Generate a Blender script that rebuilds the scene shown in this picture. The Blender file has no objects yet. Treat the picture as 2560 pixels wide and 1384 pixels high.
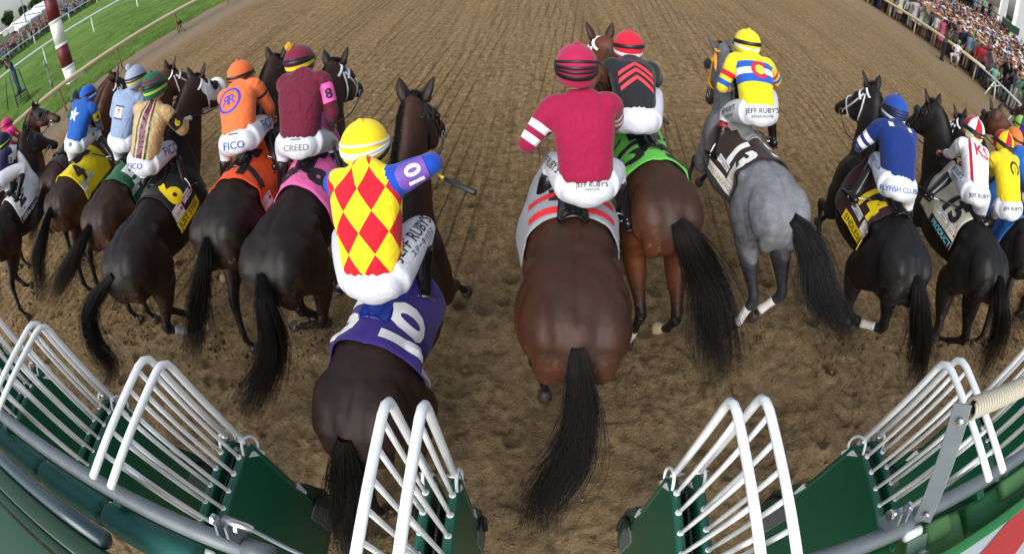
import bpy, bmesh, math, random
import numpy as np
from mathutils import Vector, Matrix, noise
from mathutils.bvhtree import BVHTree

random.seed(7)
rng = np.random.default_rng(7)
C = bpy.context.scene.collection
SC = bpy.context.scene

# ------------------------------------------------------------------ camera, sky, sun, exposure
CAM_H = 3.5
LENS_PX = 1222.65                       # equisolid focal length in pixels of a 2560 wide frame
LCX, LCY = 1280.0, 559.5                # optical centre (the photograph is a crop of a taller frame)
YAW, PITCH, ROLL = (math.radians(v) for v in (4.013, 40.2517, -1.9914))
cd = bpy.data.cameras.new('camera')
cam = bpy.data.objects.new('camera', cd)
C.objects.link(cam)
CM = (Matrix.Rotation(YAW, 3, 'Z') @ Matrix.Rotation(math.pi / 2 - PITCH, 3, 'X') @ Matrix.Rotation(ROLL, 3, 'Z'))
cam.matrix_world = Matrix.Translation((0, 0, CAM_H)) @ CM.to_4x4()
cd.type = 'PANO'
cd.panorama_type = 'FISHEYE_EQUISOLID'
cd.sensor_fit = 'HORIZONTAL'
cd.sensor_width = 36.0
cd.fisheye_lens = LENS_PX / 2560 * 36.0
cd.fisheye_fov = math.pi
cd.shift_y = -(692 - LCY) / 1384
cd.clip_start = 0.02
cd.clip_end = 3000
SC.camera = cam

SUN_EL, SUN_AZ = math.radians(40), math.radians(196)
world = bpy.data.worlds.new('World')
SC.world = world
world.use_nodes = True
wn = world.node_tree
bg = wn.nodes['Background']
sky = wn.nodes.new('ShaderNodeTexSky')
sky.sky_type = 'NISHITA'
sky.sun_disc = False
sky.sun_elevation = SUN_EL
sky.sun_rotation = SUN_AZ
sky.dust_density = 3.0
hs = wn.nodes.new('ShaderNodeHueSaturation')          # thin overcast: most of the blue is gone
hs.inputs['Saturation'].default_value = 0.55
hs.inputs['Value'].default_value = 1.0
wn.links.new(sky.outputs[0], hs.inputs['Color'])
wn.links.new(hs.outputs[0], bg.inputs[0])
bg.inputs[1].default_value = 0.15
sl = bpy.data.lights.new('sun', 'SUN')
sl.energy = 2.1
sl.angle = math.radians(50)
sl.color = (1.0, 0.985, 0.97)
sun = bpy.data.objects.new('sun', sl)
C.objects.link(sun)
_sd = Vector((math.sin(SUN_AZ) * math.cos(SUN_EL), math.cos(SUN_AZ) * math.cos(SUN_EL), math.sin(SUN_EL)))
sun.rotation_euler = _sd.to_track_quat('Z', 'Y').to_euler()
SC.view_settings.view_transform = 'Standard'
SC.view_settings.look = 'None'
SC.view_settings.gamma = 1
SC.view_settings.exposure = 0.36
SC.cycles.max_bounces = 6
SC.cycles.use_denoising = True

# ------------------------------------------------------------------ measuring: a photo pixel to a ray in the scene
O = Vector((0, 0, CAM_H))


def ray(px, py):
    x, y = px - LCX, LCY - py
    r = math.hypot(x, y) + 1e-9
    th = 2 * math.asin(min(.999, r / 2 / LENS_PX))
    return CM @ Vector((math.sin(th) * x / r, math.sin(th) * y / r, -math.cos(th)))


def at(px, py, z):
    d = ray(px, py)
    return O + d * ((z - CAM_H) / d.z)


def atx(px, py, x):
    d = ray(px, py)
    return O + d * (x / d.x)


def aty(px, py, y):
    d = ray(px, py)
    return O + d * (y / d.y)


def reach(px, py, p, L, far=True):
    """the point on the pixel's ray at distance L from p (a bone's length), else the closest point"""
    d = ray(px, py)
    m = O - p
    b = d.dot(m)
    c = m.dot(m) - L * L
    disc = b * b - c
    if disc < 0:
        q = O + d * (-b)
        return p + (q - p).normalized() * L
    t = -b + (math.sqrt(disc) if far else -math.sqrt(disc))
    return O + d * t

# ------------------------------------------------------------------ object helpers
def tag(o, label=None, cat=None, group=None, kind=None):
    if label: o['label'] = label
    if cat: o['category'] = cat
    if group: o['group'] = group
    if kind or label: o['kind'] = kind or 'thing'
    return o


def mk(name, vf, mat, parent=None, base=(0, 0, 0), smooth=True, attrs=None, mats=None, midx=None):
    """vf = (verts in world space, faces); base = the thing's origin"""
    v, f = vf
    v = np.asarray(v, dtype=float).reshape(-1, 3) - np.asarray(base, dtype=float)
    me = bpy.data.meshes.new(name)
    me.from_pydata(v.tolist(), [], [tuple(int(i) for i in q) for q in f])
    me.update()
    for m in (mats or [mat]):
        me.materials.append(m)
    if smooth:
        me.polygons.foreach_set('use_smooth', np.ones(len(me.polygons), dtype=bool))
    if midx is not None:
        me.polygons.foreach_set('material_index', np.asarray(midx, dtype=np.int32))
    for k, a in (attrs or {}).items():
        at_ = me.attributes.new(k, 'FLOAT', 'POINT')
        at_.data.foreach_set('value', np.asarray(a, dtype=np.float32))
    o = bpy.data.objects.new(name, me)
    C.objects.link(o)
    if parent is None:
        o.location = base
    else:
        o.parent = parent
    return o


def empty(name, loc=(0, 0, 0)):
    o = bpy.data.objects.new(name, None)
    o.location = loc
    C.objects.link(o)
    return o


def cat_vf(*ms):
    V, F, k = [], [], 0
    for v, f in ms:
        v = np.asarray(v, dtype=float).reshape(-1, 3)
        V.append(v)
        F.extend([tuple(i + k for i in q) for q in f])
        k += len(v)
    return np.concatenate(V), F


def cr(P, n):
    """Catmull-Rom resample of rows"""
    P = np.asarray(P, dtype=float)
    if len(P) < 3 or n <= 1:
        return P
    Q = np.vstack([2 * P[0] - P[1], P, 2 * P[-1] - P[-2]])
    out = []
    for i in range(1, len(Q) - 2):
        for k in range(n):
            t = k / n
            out.append(.5 * (2 * Q[i] + (Q[i + 1] - Q[i - 1]) * t + (2 * Q[i - 1] - 5 * Q[i] + 4 * Q[i + 1] - Q[i + 2]) * t * t
                             + (3 * Q[i] - Q[i - 1] - 3 * Q[i + 1] + Q[i + 2]) * t ** 3))
    out.append(P[-1])
    return np.array(out)


def nrm(v):
    v = np.asarray(v, dtype=float)
    n = np.linalg.norm(v, axis=-1, keepdims=True)
    return v / np.maximum(n, 1e-9)


def loft(secs, up=(0, 0, 1), seg=20, sub=4, cap=.5, power=2.0):
    """secs rows: x y z halfwidth halfheight.  Closed tube of (super)elliptic sections."""
    S = cr(secs, sub)
    c, w, h = S[:, :3], np.maximum(S[:, 3], .002), np.maximum(S[:, 4], .002)
    t = nrm(np.gradient(c, axis=0))
    up = np.asarray(up, float)
    if up.ndim == 2 and len(up) != len(c):
        up = cr(up, sub)
    up = np.broadcast_to(up, c.shape)
    s = nrm(np.cross(up, t))
    u = np.cross(t, s)
    a = np.linspace(0, 2 * np.pi, seg, endpoint=False)
    ca, sa = np.cos(a), np.sin(a)
    ca = np.sign(ca) * np.abs(ca) ** (2 / power)
    sa = np.sign(sa) * np.abs(sa) ** (2 / power)
    V = c[:, None] + s[:, None] * (w[:, None] * ca)[..., None] + u[:, None] * (h[:, None] * sa)[..., None]
    n = len(c)
    V = V.reshape(-1, 3)
    F = []
    for i in range(n - 1):
        for j in range(seg):
            k = (j + 1) % seg
            F.append((i * seg + j, i * seg + k, (i + 1) * seg + k, (i + 1) * seg + j))
    e0 = c[0] - t[0] * min(w[0], h[0]) * cap
    e1 = c[-1] + t[-1] * min(w[-1], h[-1]) * cap
    V = np.vstack([V, e0, e1])
    k0, k1 = n * seg, n * seg + 1
    for j in range(seg):
        k = (j + 1) % seg
        F.append((k0, k, j))
        F.append((k1, (n - 1) * seg + j, (n - 1) * seg + k))
    return V, F


def tube(P, r, seg=8, sub=1, up=(0.13, 0.31, 0.94), cap=.4):
    P = np.asarray(P, float)
    r = np.broadcast_to(np.asarray(r, float), (len(P),))
    return loft(np.column_stack([P, r, r]), up=up, seg=seg, sub=sub, cap=cap)


def ball(c, r, seg=16, rings=10, R=None):
    """ellipsoid; R = 3x3 whose rows are the axes"""
    c = np.asarray(c, float)
    r = np.broadcast_to(np.asarray(r, float), (3,))
    V, F = [(0, 0, 1)], []
    for i in range(1, rings):
        th = math.pi * i / rings
        for j in range(seg):
            p = 2 * math.pi * j / seg
            V.append((math.sin(th) * math.cos(p), math.sin(th) * math.sin(p), math.cos(th)))
    V.append((0, 0, -1))
    for j in range(seg):
        k = (j + 1) % seg
        F.append((0, 1 + j, 1 + k))
        for i in range(rings - 2):
            F.append((1 + i * seg + j, 1 + (i + 1) * seg + j, 1 + (i + 1) * seg + k, 1 + i * seg + k))
        F.append((len(V) - 1, 1 + (rings - 2) * seg + k, 1 + (rings - 2) * seg + j))
    V = np.array(V) * r
    if R is not None:
        V = V @ np.asarray(R, float)
    return V + c, F


def box(c, s, R=None, bev=0.0):
    """box of full size s at c, bevelled by cutting its edges"""
    bm = bmesh.new()
    bmesh.ops.create_cube(bm, size=1.0)
    for v in bm.verts:
        v.co = Vector((v.co.x * s[0], v.co.y * s[1], v.co.z * s[2]))
    if bev > 0:
        bmesh.ops.bevel(bm, geom=list(bm.edges) + list(bm.verts), offset=bev, segments=2, profile=.6, affect='EDGES')
    V = np.array([v.co[:] for v in bm.verts])
    F = [tuple(v.index for v in f.verts) for f in bm.faces]
    bm.free()
    if R is not None:
        V = V @ np.asarray(R, float)
    return V + np.asarray(c, float), F


def prism(poly, thick, o, ex, ey, ez):
    """polygon (2D) in the ex/ey plane, thickness along ez centred on o"""
    o, ex, ey, ez = (np.asarray(q, float) for q in (o, ex, ey, ez))
    P = np.array([o + ex * a + ey * b for a, b in poly])
    n = len(P)
    V = np.vstack([P - ez * thick / 2, P + ez * thick / 2])
    F = [tuple(range(n))[::-1], tuple(range(n, 2 * n))] + [(i, (i + 1) % n, n + (i + 1) % n, n + i) for i in range(n)]
    return V, F


def fuse(parts, voxel, iters=6, fac=.5):
    """one continuous surface from overlapping closed pieces"""
    v, f = cat_vf(*parts)
    me = bpy.data.meshes.new('tmp')
    me.from_pydata(v.tolist(), [], [tuple(int(i) for i in q) for q in f])
    o = bpy.data.objects.new('tmp', me)
    C.objects.link(o)
    m = o.modifiers.new('r', 'REMESH')
    m.mode = 'VOXEL'
    m.voxel_size = voxel
    if iters:
        s = o.modifiers.new('s', 'SMOOTH')
        s.factor = fac
        s.iterations = iters
    dg = bpy.context.evaluated_depsgraph_get()
    ev = o.evaluated_get(dg)
    m2 = ev.to_mesh()
    n = len(m2.vertices)
    V = np.empty(n * 3)
    m2.vertices.foreach_get('co', V)
    L = np.empty(len(m2.loops), dtype=np.int64)
    m2.loops.foreach_get('vertex_index', L)
    S = np.empty(len(m2.polygons), dtype=np.int64)
    T = np.empty(len(m2.polygons), dtype=np.int64)
    m2.polygons.foreach_get('loop_start', S)
    m2.polygons.foreach_get('loop_total', T)
    F = [tuple(L[a:a + b].tolist()) for a, b in zip(S, T)]
    ev.to_mesh_clear()
    bpy.data.objects.remove(o)
    bpy.data.meshes.remove(me)
    return V.reshape(-1, 3), F


def bvh(vf):
    v, f = vf
    return BVHTree.FromPolygons([tuple(p) for p in v], f)


_font_cache = {}


def text_mesh(s, size=1.0, bold=.0, shear=0.0, space=1.0, maxe=.05):
    """flat lettering centred on the origin: verts (n,2), faces; cap height about .7*size"""
    key = (s, bold, shear, space)
    if key not in _font_cache:
        cu = bpy.data.curves.new('t', 'FONT')
        cu.body = s
        cu.align_x = 'CENTER'
        cu.size = 1.0
        cu.offset = bold
        cu.shear = shear
        cu.space_character = space
        cu.resolution_u = 3
        o = bpy.data.objects.new('t', cu)
        C.objects.link(o)
        dg = bpy.context.evaluated_depsgraph_get()
        me = bpy.data.meshes.new_from_object(o.evaluated_get(dg))
        V = np.array([v.co[:2] for v in me.vertices])
        F = [tuple(p.vertices) for p in me.polygons]
        bpy.data.objects.remove(o)
        bpy.data.curves.remove(cu)
        bpy.data.meshes.remove(me)
        if len(V):
            V = V - (V.max(0) + V.min(0)) / 2
        _font_cache[key] = (V, F)
    V, F = _font_cache[key]
    return refine(V * size, F, maxe)


def refine(V2, F, maxe):
    """split long edges of a flat mesh so that it can bend over a body"""
    bm = bmesh.new()
    vs = [bm.verts.new((p[0], p[1], 0)) for p in V2]
    for f in F:
        try:
            bm.faces.new([vs[i] for i in f])
        except ValueError:
            pass
    bmesh.ops.remove_doubles(bm, verts=bm.verts, dist=1e-5)
    bmesh.ops.triangulate(bm, faces=bm.faces)
    for _ in range(6):
        es = [e for e in bm.edges if e.calc_length() > maxe]
        if not es:
            break
        bmesh.ops.subdivide_edges(bm, edges=es, cuts=1)
        bmesh.ops.triangulate(bm, faces=[f for f in bm.faces if len(f.verts) > 3])
    bm.verts.index_update()
    V = np.array([v.co[:2] for v in bm.verts])
    F = [tuple(v.index for v in f.verts) for f in bm.faces]
    bm.free()
    return V, F


def poly2(P, maxe=.03):
    return refine(np.asarray(P, float), [tuple(range(len(P)))], maxe)


def ring2(r0, r1, a0=0, a1=360, n=40):
    A = np.radians(np.linspace(a0, a1, n + 1))
    V = np.vstack([np.column_stack([np.cos(A) * r0, np.sin(A) * r0]), np.column_stack([np.cos(A) * r1, np.sin(A) * r1])])
    return V, [(i, i + 1, n + 1 + i + 1, n + 1 + i) for i in range(n)]


def wrap(flat, tree, o, U, W, off=.004, dist=.5, scale=1.0, rot=0.0, shift=(0, 0)):
    """lay a flat 2D mesh on the surface behind it: axes U, W through o, looking along -(U x W)"""
    V, F = flat
    V = np.asarray(V, float) * scale
    c, s = math.cos(rot), math.sin(rot)
    V = np.column_stack([V[:, 0] * c - V[:, 1] * s + shift[0], V[:, 0] * s + V[:, 1] * c + shift[1]])
    U, W, o = Vector(U).normalized(), Vector(W), Vector(o)
    W = (W - U * W.dot(U)).normalized()
    N = U.cross(W)
    out, ok = [], []
    for a, b in V:
        p = o + U * float(a) + W * float(b) + N * dist
        hit, hn, _, _ = tree.ray_cast(p, -N, dist * 2.5)
        if hit is None:
            out.append(tuple(o + U * float(a) + W * float(b)))
            ok.append(False)
        else:
            if hn.dot(N) < 0:
                hn = -hn
            out.append(tuple(hit + hn * off * .6 + N * off * .4))
            ok.append(True)
    F = [f for f in F if all(ok[i] for i in f)]
    return np.array(out), F


# ------------------------------------------------------------------ materials
_m = {}


def lin(c):
    """sRGB 0-255 triple to linear"""
    r = []
    for v in c:
        v /= 255
        r.append(v / 12.92 if v <= .04045 else ((v + .055) / 1.055) ** 2.4)
    return tuple(r)


class NT:
    def __init__(s, name):
        s.m = bpy.data.materials.new(name)
        s.m.use_nodes = True
        s.t = s.m.node_tree
        s.b = s.t.nodes['Principled BSDF']

    def n(s, typ, **kw):
        x = s.t.nodes.new('ShaderNode' + typ)
        for k, v in kw.items():
            if k.startswith('i_'):
                kk = k[2:].replace('_', ' ')
                x.inputs[int(kk) if kk.isdigit() else kk].default_value = v
            else:
                setattr(x, k, v)
        return x

    def l(s, a, b):
        s.t.links.new(a, b)

    def math(s, op, a, b=None, c=None, clamp=False):
        x = s.n('Math', operation=op)
        x.use_clamp = clamp
        for i, q in enumerate((a, b, c)):
            if q is None: continue
            if isinstance(q, (int, float)): x.inputs[i].default_value = q
            else: s.l(q, x.inputs[i])
        return x.outputs[0]

    def mix(s, f, a, b):
        x = s.n('Mix', data_type='RGBA')
        for i, q in ((0, f), (6, a), (7, b)):
            if isinstance(q, (int, float)): x.inputs[i].default_value = q
            elif isinstance(q, tuple): x.inputs[i].default_value = (*q[:3], 1)
            else: s.l(q, x.inputs[i])
        return x.outputs[2]

    def attr(s, name):
        return s.n('Attribute', attribute_name=name).outputs['Fac']

    def noise(s, scale, detail=4, rough=.5, coord='Object', stretch=None, dist=0.0):
        tc = s.n('TexCoord').outputs[coord]
        if stretch:
            mp = s.n('Mapping')
            mp.inputs['Scale'].default_value = stretch
            s.l(tc, mp.inputs['Vector'])
            tc = mp.outputs[0]
        x = s.n('TexNoise', i_Scale=scale, i_Detail=detail, i_Roughness=rough, i_Distortion=dist)
        s.l(tc, x.inputs['Vector'])
        return x.outputs['Fac']

    def ramp(s, f, stops):
        x = s.n('ValToRGB')
        e = x.color_ramp.elements
        while len(e) < len(stops): e.new(.5)
        for q, (p, c) in zip(e, stops):
            q.position = p
            q.color = (*c, 1) if isinstance(c, tuple) else (c, c, c, 1)
        s.l(f, x.inputs[0])
        return x.outputs[0]

    def bump(s, h, strength, dist=.01):
        x = s.n('Bump', i_Strength=strength, i_Distance=dist)
        s.l(h, x.inputs['Height'])
        s.l(x.outputs[0], s.b.inputs['Normal'])

    def set(s, **kw):
        for k, v in kw.items():
            s.b.inputs[k.replace('_', ' ')].default_value = v
        return s


def paint(name, col, rough=.5, var=.12, scale=30, bump=.05, metal=0, coat=0, spec=.5, grime=0):
    """coloured surface with slight mottling and a fine relief"""
    if name in _m: return _m[name]
    t = NT(name)
    n = t.noise(scale, 5, .6)
    c = t.mix(t.math('MULTIPLY', n, 1.0), tuple(q * (1 - var) for q in col), tuple(min(1, q * (1 + var)) for q in col))
    if grime:
        gm = t.ramp(t.noise(26, 6, .75), [(.56, 0.0), (.70, 1.0)])
        gm2 = t.ramp(t.noise(5, 4, .6, stretch=(1, 1, .4)), [(.45, 0.0), (.75, 1.0)])
        c = t.mix(t.math('MULTIPLY', t.math('MULTIPLY', gm, gm2), grime), c, (.16, .12, .075))
    t.l(c, t.b.inputs['Base Color'])
    t.set(Roughness=rough, Metallic=metal, Coat_Weight=coat, Specular_IOR_Level=spec)
    if bump: t.bump(t.noise(scale * 3, 4), bump, .005)
    _m[name] = t.m
    return t.m


def cloth_mat(name, col, rough=.75, wrinkle=.35, sheen=.15, spec=.2, colnode=None, scale=9):
    """woven cloth: soft folds by bump, fine weave, optional pattern built by colnode(t)"""
    if name in _m: return _m[name]
    t = NT(name)
    base = colnode(t) if colnode else None
    n = t.noise(5, 3)
    if base is None:
        base = t.mix(n, tuple(q * .93 for q in col), tuple(min(1, q * 1.05) for q in col))
    t.l(base, t.b.inputs['Base Color'])
    t.set(Roughness=rough, Specular_IOR_Level=spec, Sheen_Weight=sheen)
    f1 = t.noise(scale, 3, .55, dist=1.2)
    f2 = t.noise(260, 2)
    f3 = t.noise(scale * .75, 2, .5, stretch=(1.2, 1.2, .55), dist=.8)
    cre = t.math('POWER', t.math('SUBTRACT', 1.0, t.math('ABSOLUTE', t.math('SUBTRACT', t.math('MULTIPLY', f3, 2.0), 1.0))), 9.0)
    h = t.math('ADD', t.math('ADD', f1, t.math('MULTIPLY', cre, .35)), t.math('MULTIPLY', f2, .05))
    t.bump(h, min(1.0, wrinkle * .95), .03)
    _m[name] = t.m
    return t.m

# ------------------------------------------------------------------ the ground
TA = math.radians(6.14)                 # the track runs a little right of the gate's normal


def pq2w(p, q, z=0.0):
    return np.array([p * math.cos(TA) + q * math.sin(TA), -p * math.sin(TA) + q * math.cos(TA), z])


def w2pq(v):
    return v[0] * math.cos(TA) - v[1] * math.sin(TA), v[0] * math.sin(TA) + v[1] * math.cos(TA)


ZP = [-60, -24, -15, -8, 9, 19, 30, 60, 400]
ZV = [1.25, 1.0, .30, 0, 0, -.5, -.55, -.4, -.4]


def zg(p):
    return np.interp(p, ZP, ZV)


def gat(px, py, dz=0.0):
    """where a photo pixel meets the ground (dz above it)"""
    z = 0.0
    for _ in range(30):
        v = at(px, py, min(z + dz, 3.3))
        z = .5 * z + .5 * float(zg(w2pq(v)[0]))
    return np.array(at(px, py, z + dz))


def vnoise(x, y, seed=0):
    """smooth 2D value noise on arrays, about -1..1"""
    g = np.random.default_rng(seed)
    T_ = g.uniform(-1, 1, (256, 256))
    xi, yi = np.floor(x).astype(int), np.floor(y).astype(int)
    fx, fy = x - xi, y - yi
    fx, fy = fx * fx * (3 - 2 * fx), fy * fy * (3 - 2 * fy)
    a, b = T_[xi & 255, yi & 255], T_[(xi + 1) & 255, yi & 255]
    c, d = T_[xi & 255, (yi + 1) & 255], T_[(xi + 1) & 255, (yi + 1) & 255]
    return (a * (1 - fx) + b * fx) * (1 - fy) + (c * (1 - fx) + d * fx) * fy


def fbm(x, y, o=4, seed=0, g=.5):
    s, a, n = 0, 1, 0
    for i in range(o):
        s = s + a * vnoise(x * 2 ** i + 17 * i, y * 2 ** i + 31 * i, seed + i)
        n += a
        a *= g
    return s / n


def grid_mesh(name, X, Y, Z, mat, attrs=None):
    ny, nx = X.shape
    me = bpy.data.meshes.new(name)
    co = np.stack([X, Y, Z], -1).reshape(-1, 3).astype(np.float32)
    me.vertices.add(len(co))
    me.vertices.foreach_set('co', co.ravel())
    i = np.arange(ny * nx, dtype=np.int32).reshape(ny, nx)
    q = np.stack([i[:-1, :-1], i[:-1, 1:], i[1:, 1:], i[1:, :-1]], -1).reshape(-1, 4)
    me.loops.add(q.size)
    me.loops.foreach_set('vertex_index', q.ravel())
    me.polygons.add(len(q))
    me.polygons.foreach_set('loop_start', np.arange(0, q.size, 4, dtype=np.int32))
    me.update(calc_edges=True)
    me.validate()
    me.polygons.foreach_set('use_smooth', np.ones(len(me.polygons), dtype=bool))
    me.materials.append(mat)
    for k, a in (attrs or {}).items():
        at_ = me.attributes.new(k, 'FLOAT', 'POINT')
        at_.data.foreach_set('value', a.ravel().astype(np.float32))
    o = bpy.data.objects.new(name, me)
    C.objects.link(o)
    return o


def sstep(a, b, x):
    t = np.clip((x - a) / (b - a), 0, 1)
    return t * t * (3 - 2 * t)


def dirt_mat():
    t = NT('track_dirt')
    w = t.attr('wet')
    fine = t.noise(46, 8, .86)
    mid = t.noise(9, 5, .65)
    big = t.noise(.9, 4, .6)
    furrow = t.noise(1.0, 3, .6, stretch=(9, .12, 1))
    crumbs = t.n('TexVoronoi', i_Scale=42.0)
    t.l(t.n('TexCoord').outputs['Object'], crumbs.inputs['Vector'])
    dry = t.mix(t.ramp(t.math('ADD', t.math('MULTIPLY', fine, .6), t.math('MULTIPLY', mid, .4)), [(.39, 0.0), (.61, 1.0)]), (.078, .049, .022), (.480, .325, .160))
    dry = t.mix(t.math('MULTIPLY', t.ramp(furrow, [(.45, 0.0), (.62, 1.0)]), .35), dry, (.085, .052, .023))
    dry = t.mix(t.math('MULTIPLY', t.ramp(big, [(.48, 0.0), (.72, 1.0)]), .3), dry, (.36, .245, .125))
    tc = t.n('TexCoord').outputs['Object']
    dp = t.n('VectorMath', operation='DOT_PRODUCT')
    t.l(tc, dp.inputs[0])
    dp.inputs[1].default_value = (math.cos(TA), -math.sin(TA), 0)
    lines = t.math('SINE', t.math('ADD', t.math('MULTIPLY', dp.outputs['Value'], 2 * math.pi / .20), t.math('MULTIPLY', big, 1.6)))
    lines = t.math('MULTIPLY', t.ramp(lines, [(.78, 0.0), (.99, 1.0)]), t.ramp(t.noise(.5, 3, .6, stretch=(1.2, .2, 1)), [(.40, 0.0), (.58, 1.0)]))
    dry = t.mix(t.math('MULTIPLY', lines, .7), dry, (.062, .038, .017))
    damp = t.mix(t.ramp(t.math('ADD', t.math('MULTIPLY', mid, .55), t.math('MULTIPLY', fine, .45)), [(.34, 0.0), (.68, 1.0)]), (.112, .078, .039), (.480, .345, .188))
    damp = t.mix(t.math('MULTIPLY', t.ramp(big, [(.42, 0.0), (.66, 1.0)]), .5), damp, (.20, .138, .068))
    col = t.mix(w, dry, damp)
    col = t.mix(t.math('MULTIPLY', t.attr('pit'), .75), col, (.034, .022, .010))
    col = t.mix(t.attr('pale'), col, t.mix(mid, (.36, .29, .21), (.23, .175, .115)))
    t.l(col, t.b.inputs['Base Color'])
    t.l(t.math('SUBTRACT', .95, t.math('MULTIPLY', w, .12)), t.b.inputs['Roughness'])
    t.set(Specular_IOR_Level=.12)
    h = t.math('ADD', t.math('MULTIPLY', crumbs.outputs['Distance'], t.math('SUBTRACT', .9, t.math('MULTIPLY', w, .6))), t.math('ADD', fine, t.math('MULTIPLY', mid, 1.0)))
    t.bump(h, 1.0, .03)
    return t.m


def axis(lo, hi, d0, d1, step_, grow=1.12):
    a = np.arange(d0, d1 + step_ / 2, step_)
    L_, R_ = [], []
    s, x = step_, d0
    while x > lo:
        s *= grow
        x -= s
        L_.append(x)
    s, x = step_, d1
    while x < hi:
        s *= grow
        x += s
        R_.append(x)
    return np.concatenate([np.array(L_)[::-1], a, np.array(R_)])


def build_track():
    xs = axis(-700, 700, -8.5, 8.5, .026, 1.06)
    ys = axis(-60, 1500, -.6, 8.6, .024, 1.05)
    X, Y = np.meshgrid(xs, ys)
    P_ = X * math.cos(TA) - Y * math.sin(TA)
    Q_ = X * math.sin(TA) + Y * math.cos(TA)
    Z = zg(P_).astype(float)
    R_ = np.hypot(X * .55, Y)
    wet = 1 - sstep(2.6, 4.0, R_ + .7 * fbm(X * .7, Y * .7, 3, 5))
    fade = 1 - sstep(10, 26, np.hypot(X, Y))
    # harrowed ground: furrows along the track, crumbs
    fur = np.sin(P_ * 2 * np.pi / .145 + 1.0 * vnoise(P_ * .6, Q_ * .1, 40)) * (.5 + .5 * vnoise(P_ * .8, Q_ * .12, 41))
    far_h = .009 * fur + .026 * np.abs(vnoise(P_ * 15, Q_ * 13, 42)) + .010 * vnoise(P_ * 7, Q_ * 6, 43) + .010 * fbm(P_ * 1.3, Q_ * .6, 3, 44)
    # churned damp ground by the gate
    ridg = 1 - np.abs(fbm(X * 2.6 + .8 * vnoise(X * 2, Y * 2, 50), Y * 3.4, 4, 51))
    near_h = .075 * (ridg - .75) + .042 * fbm(X * 5, Y * 6.5, 5, 52, .62) + .03 * fbm(X * 1.1, Y * 1.1, 3, 53)
    ter = fbm(X * 1.9 + .5 * vnoise(X * 4, Y * 4, 55), Y * 2.6 + .5 * vnoise(X * 4, Y * 4, 56), 4, 57, .55) * 3.6
    fr = ter - np.floor(ter)
    crust = np.exp(-((fr - .5) / .13) ** 2) * (.35 + .65 * (vnoise(X * 3, Y * 3, 58) > -.1))
    near_h = near_h * .42 + .017 * (np.floor(ter) + sstep(.38, .62, fr)) + crust * .024 * vnoise(X * 22, Y * 22, 59)
    Z += (near_h * wet + far_h * (1 - wet)) * fade
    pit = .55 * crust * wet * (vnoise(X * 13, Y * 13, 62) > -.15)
    g = np.random.default_rng(11)
    inner = (np.abs(X) < 8.5) & (Y > -.6) & (Y < 8.6)
    for i in range(200):                                     # hoof prints
        if i < 140:
            cx, cy = g.uniform(-7.5, 7.5), g.uniform(.1, 4.6)
        else:
            cx, cy = g.uniform(-8, 8), g.uniform(3.5, 8.4)
        a = g.normal(0, .35)
        i0, i1 = np.searchsorted(xs, (cx - .35, cx + .35))
        j0, j1 = np.searchsorted(ys, (cy - .35, cy + .35))
        sx, sy = X[j0:j1, i0:i1] - cx, Y[j0:j1, i0:i1] - cy
        u_, v_ = sx * math.cos(a) + sy * math.sin(a), -sx * math.sin(a) + sy * math.cos(a)
        r_ = np.hypot(u_ / .065, v_ / .085)
        dep = g.uniform(.014, .040)
        Z[j0:j1, i0:i1] += -dep * np.exp(-r_ ** 6 * .6) + dep * .6 * np.exp(-((r_ - 1.35) ** 2) * 9) * (1 + .6 * np.sign(-v_))
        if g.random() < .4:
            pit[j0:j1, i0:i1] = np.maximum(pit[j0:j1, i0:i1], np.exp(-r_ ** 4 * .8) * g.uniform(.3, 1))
    dl, dr = P_ + 15.2, P_ - 14.0
    pale = np.maximum(sstep(2.6, 1.2, dl + .4 * fbm(P_ * .6, Q_ * .3, 3, 60)) * .85, sstep(-2.2, 1.4, dr + .8 * fbm(P_ * .9, Q_ * .2, 3, 61)) * .42)
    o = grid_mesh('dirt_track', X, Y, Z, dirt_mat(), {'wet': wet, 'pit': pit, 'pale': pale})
    tag(o, kind='structure')


build_track()


def grass_mat():
    t = NT('turf_grass')
    a = t.noise(2.2, 5, .7, stretch=(1, .45, 1))
    b = t.noise(26, 5, .75)
    c = t.noise(.25, 3, .5)
    col = t.mix(t.ramp(t.math('ADD', t.math('MULTIPLY', a, .55), t.math('MULTIPLY', b, .45)), [(.38, 0.0), (.64, 1.0)]), (.032, .095, .012), (.205, .330, .060))
    col = t.mix(t.math('MULTIPLY', t.ramp(c, [(.45, 0.0), (.65, 1.0)]), .35), col, (.22, .33, .08))
    t.l(col, t.b.inputs['Base Color'])
    t.set(Roughness=.9, Specular_IOR_Level=.15)
    t.bump(t.math('ADD', b, t.math('MULTIPLY', a, .7)), 1.0, .08)
    return t.m


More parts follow.
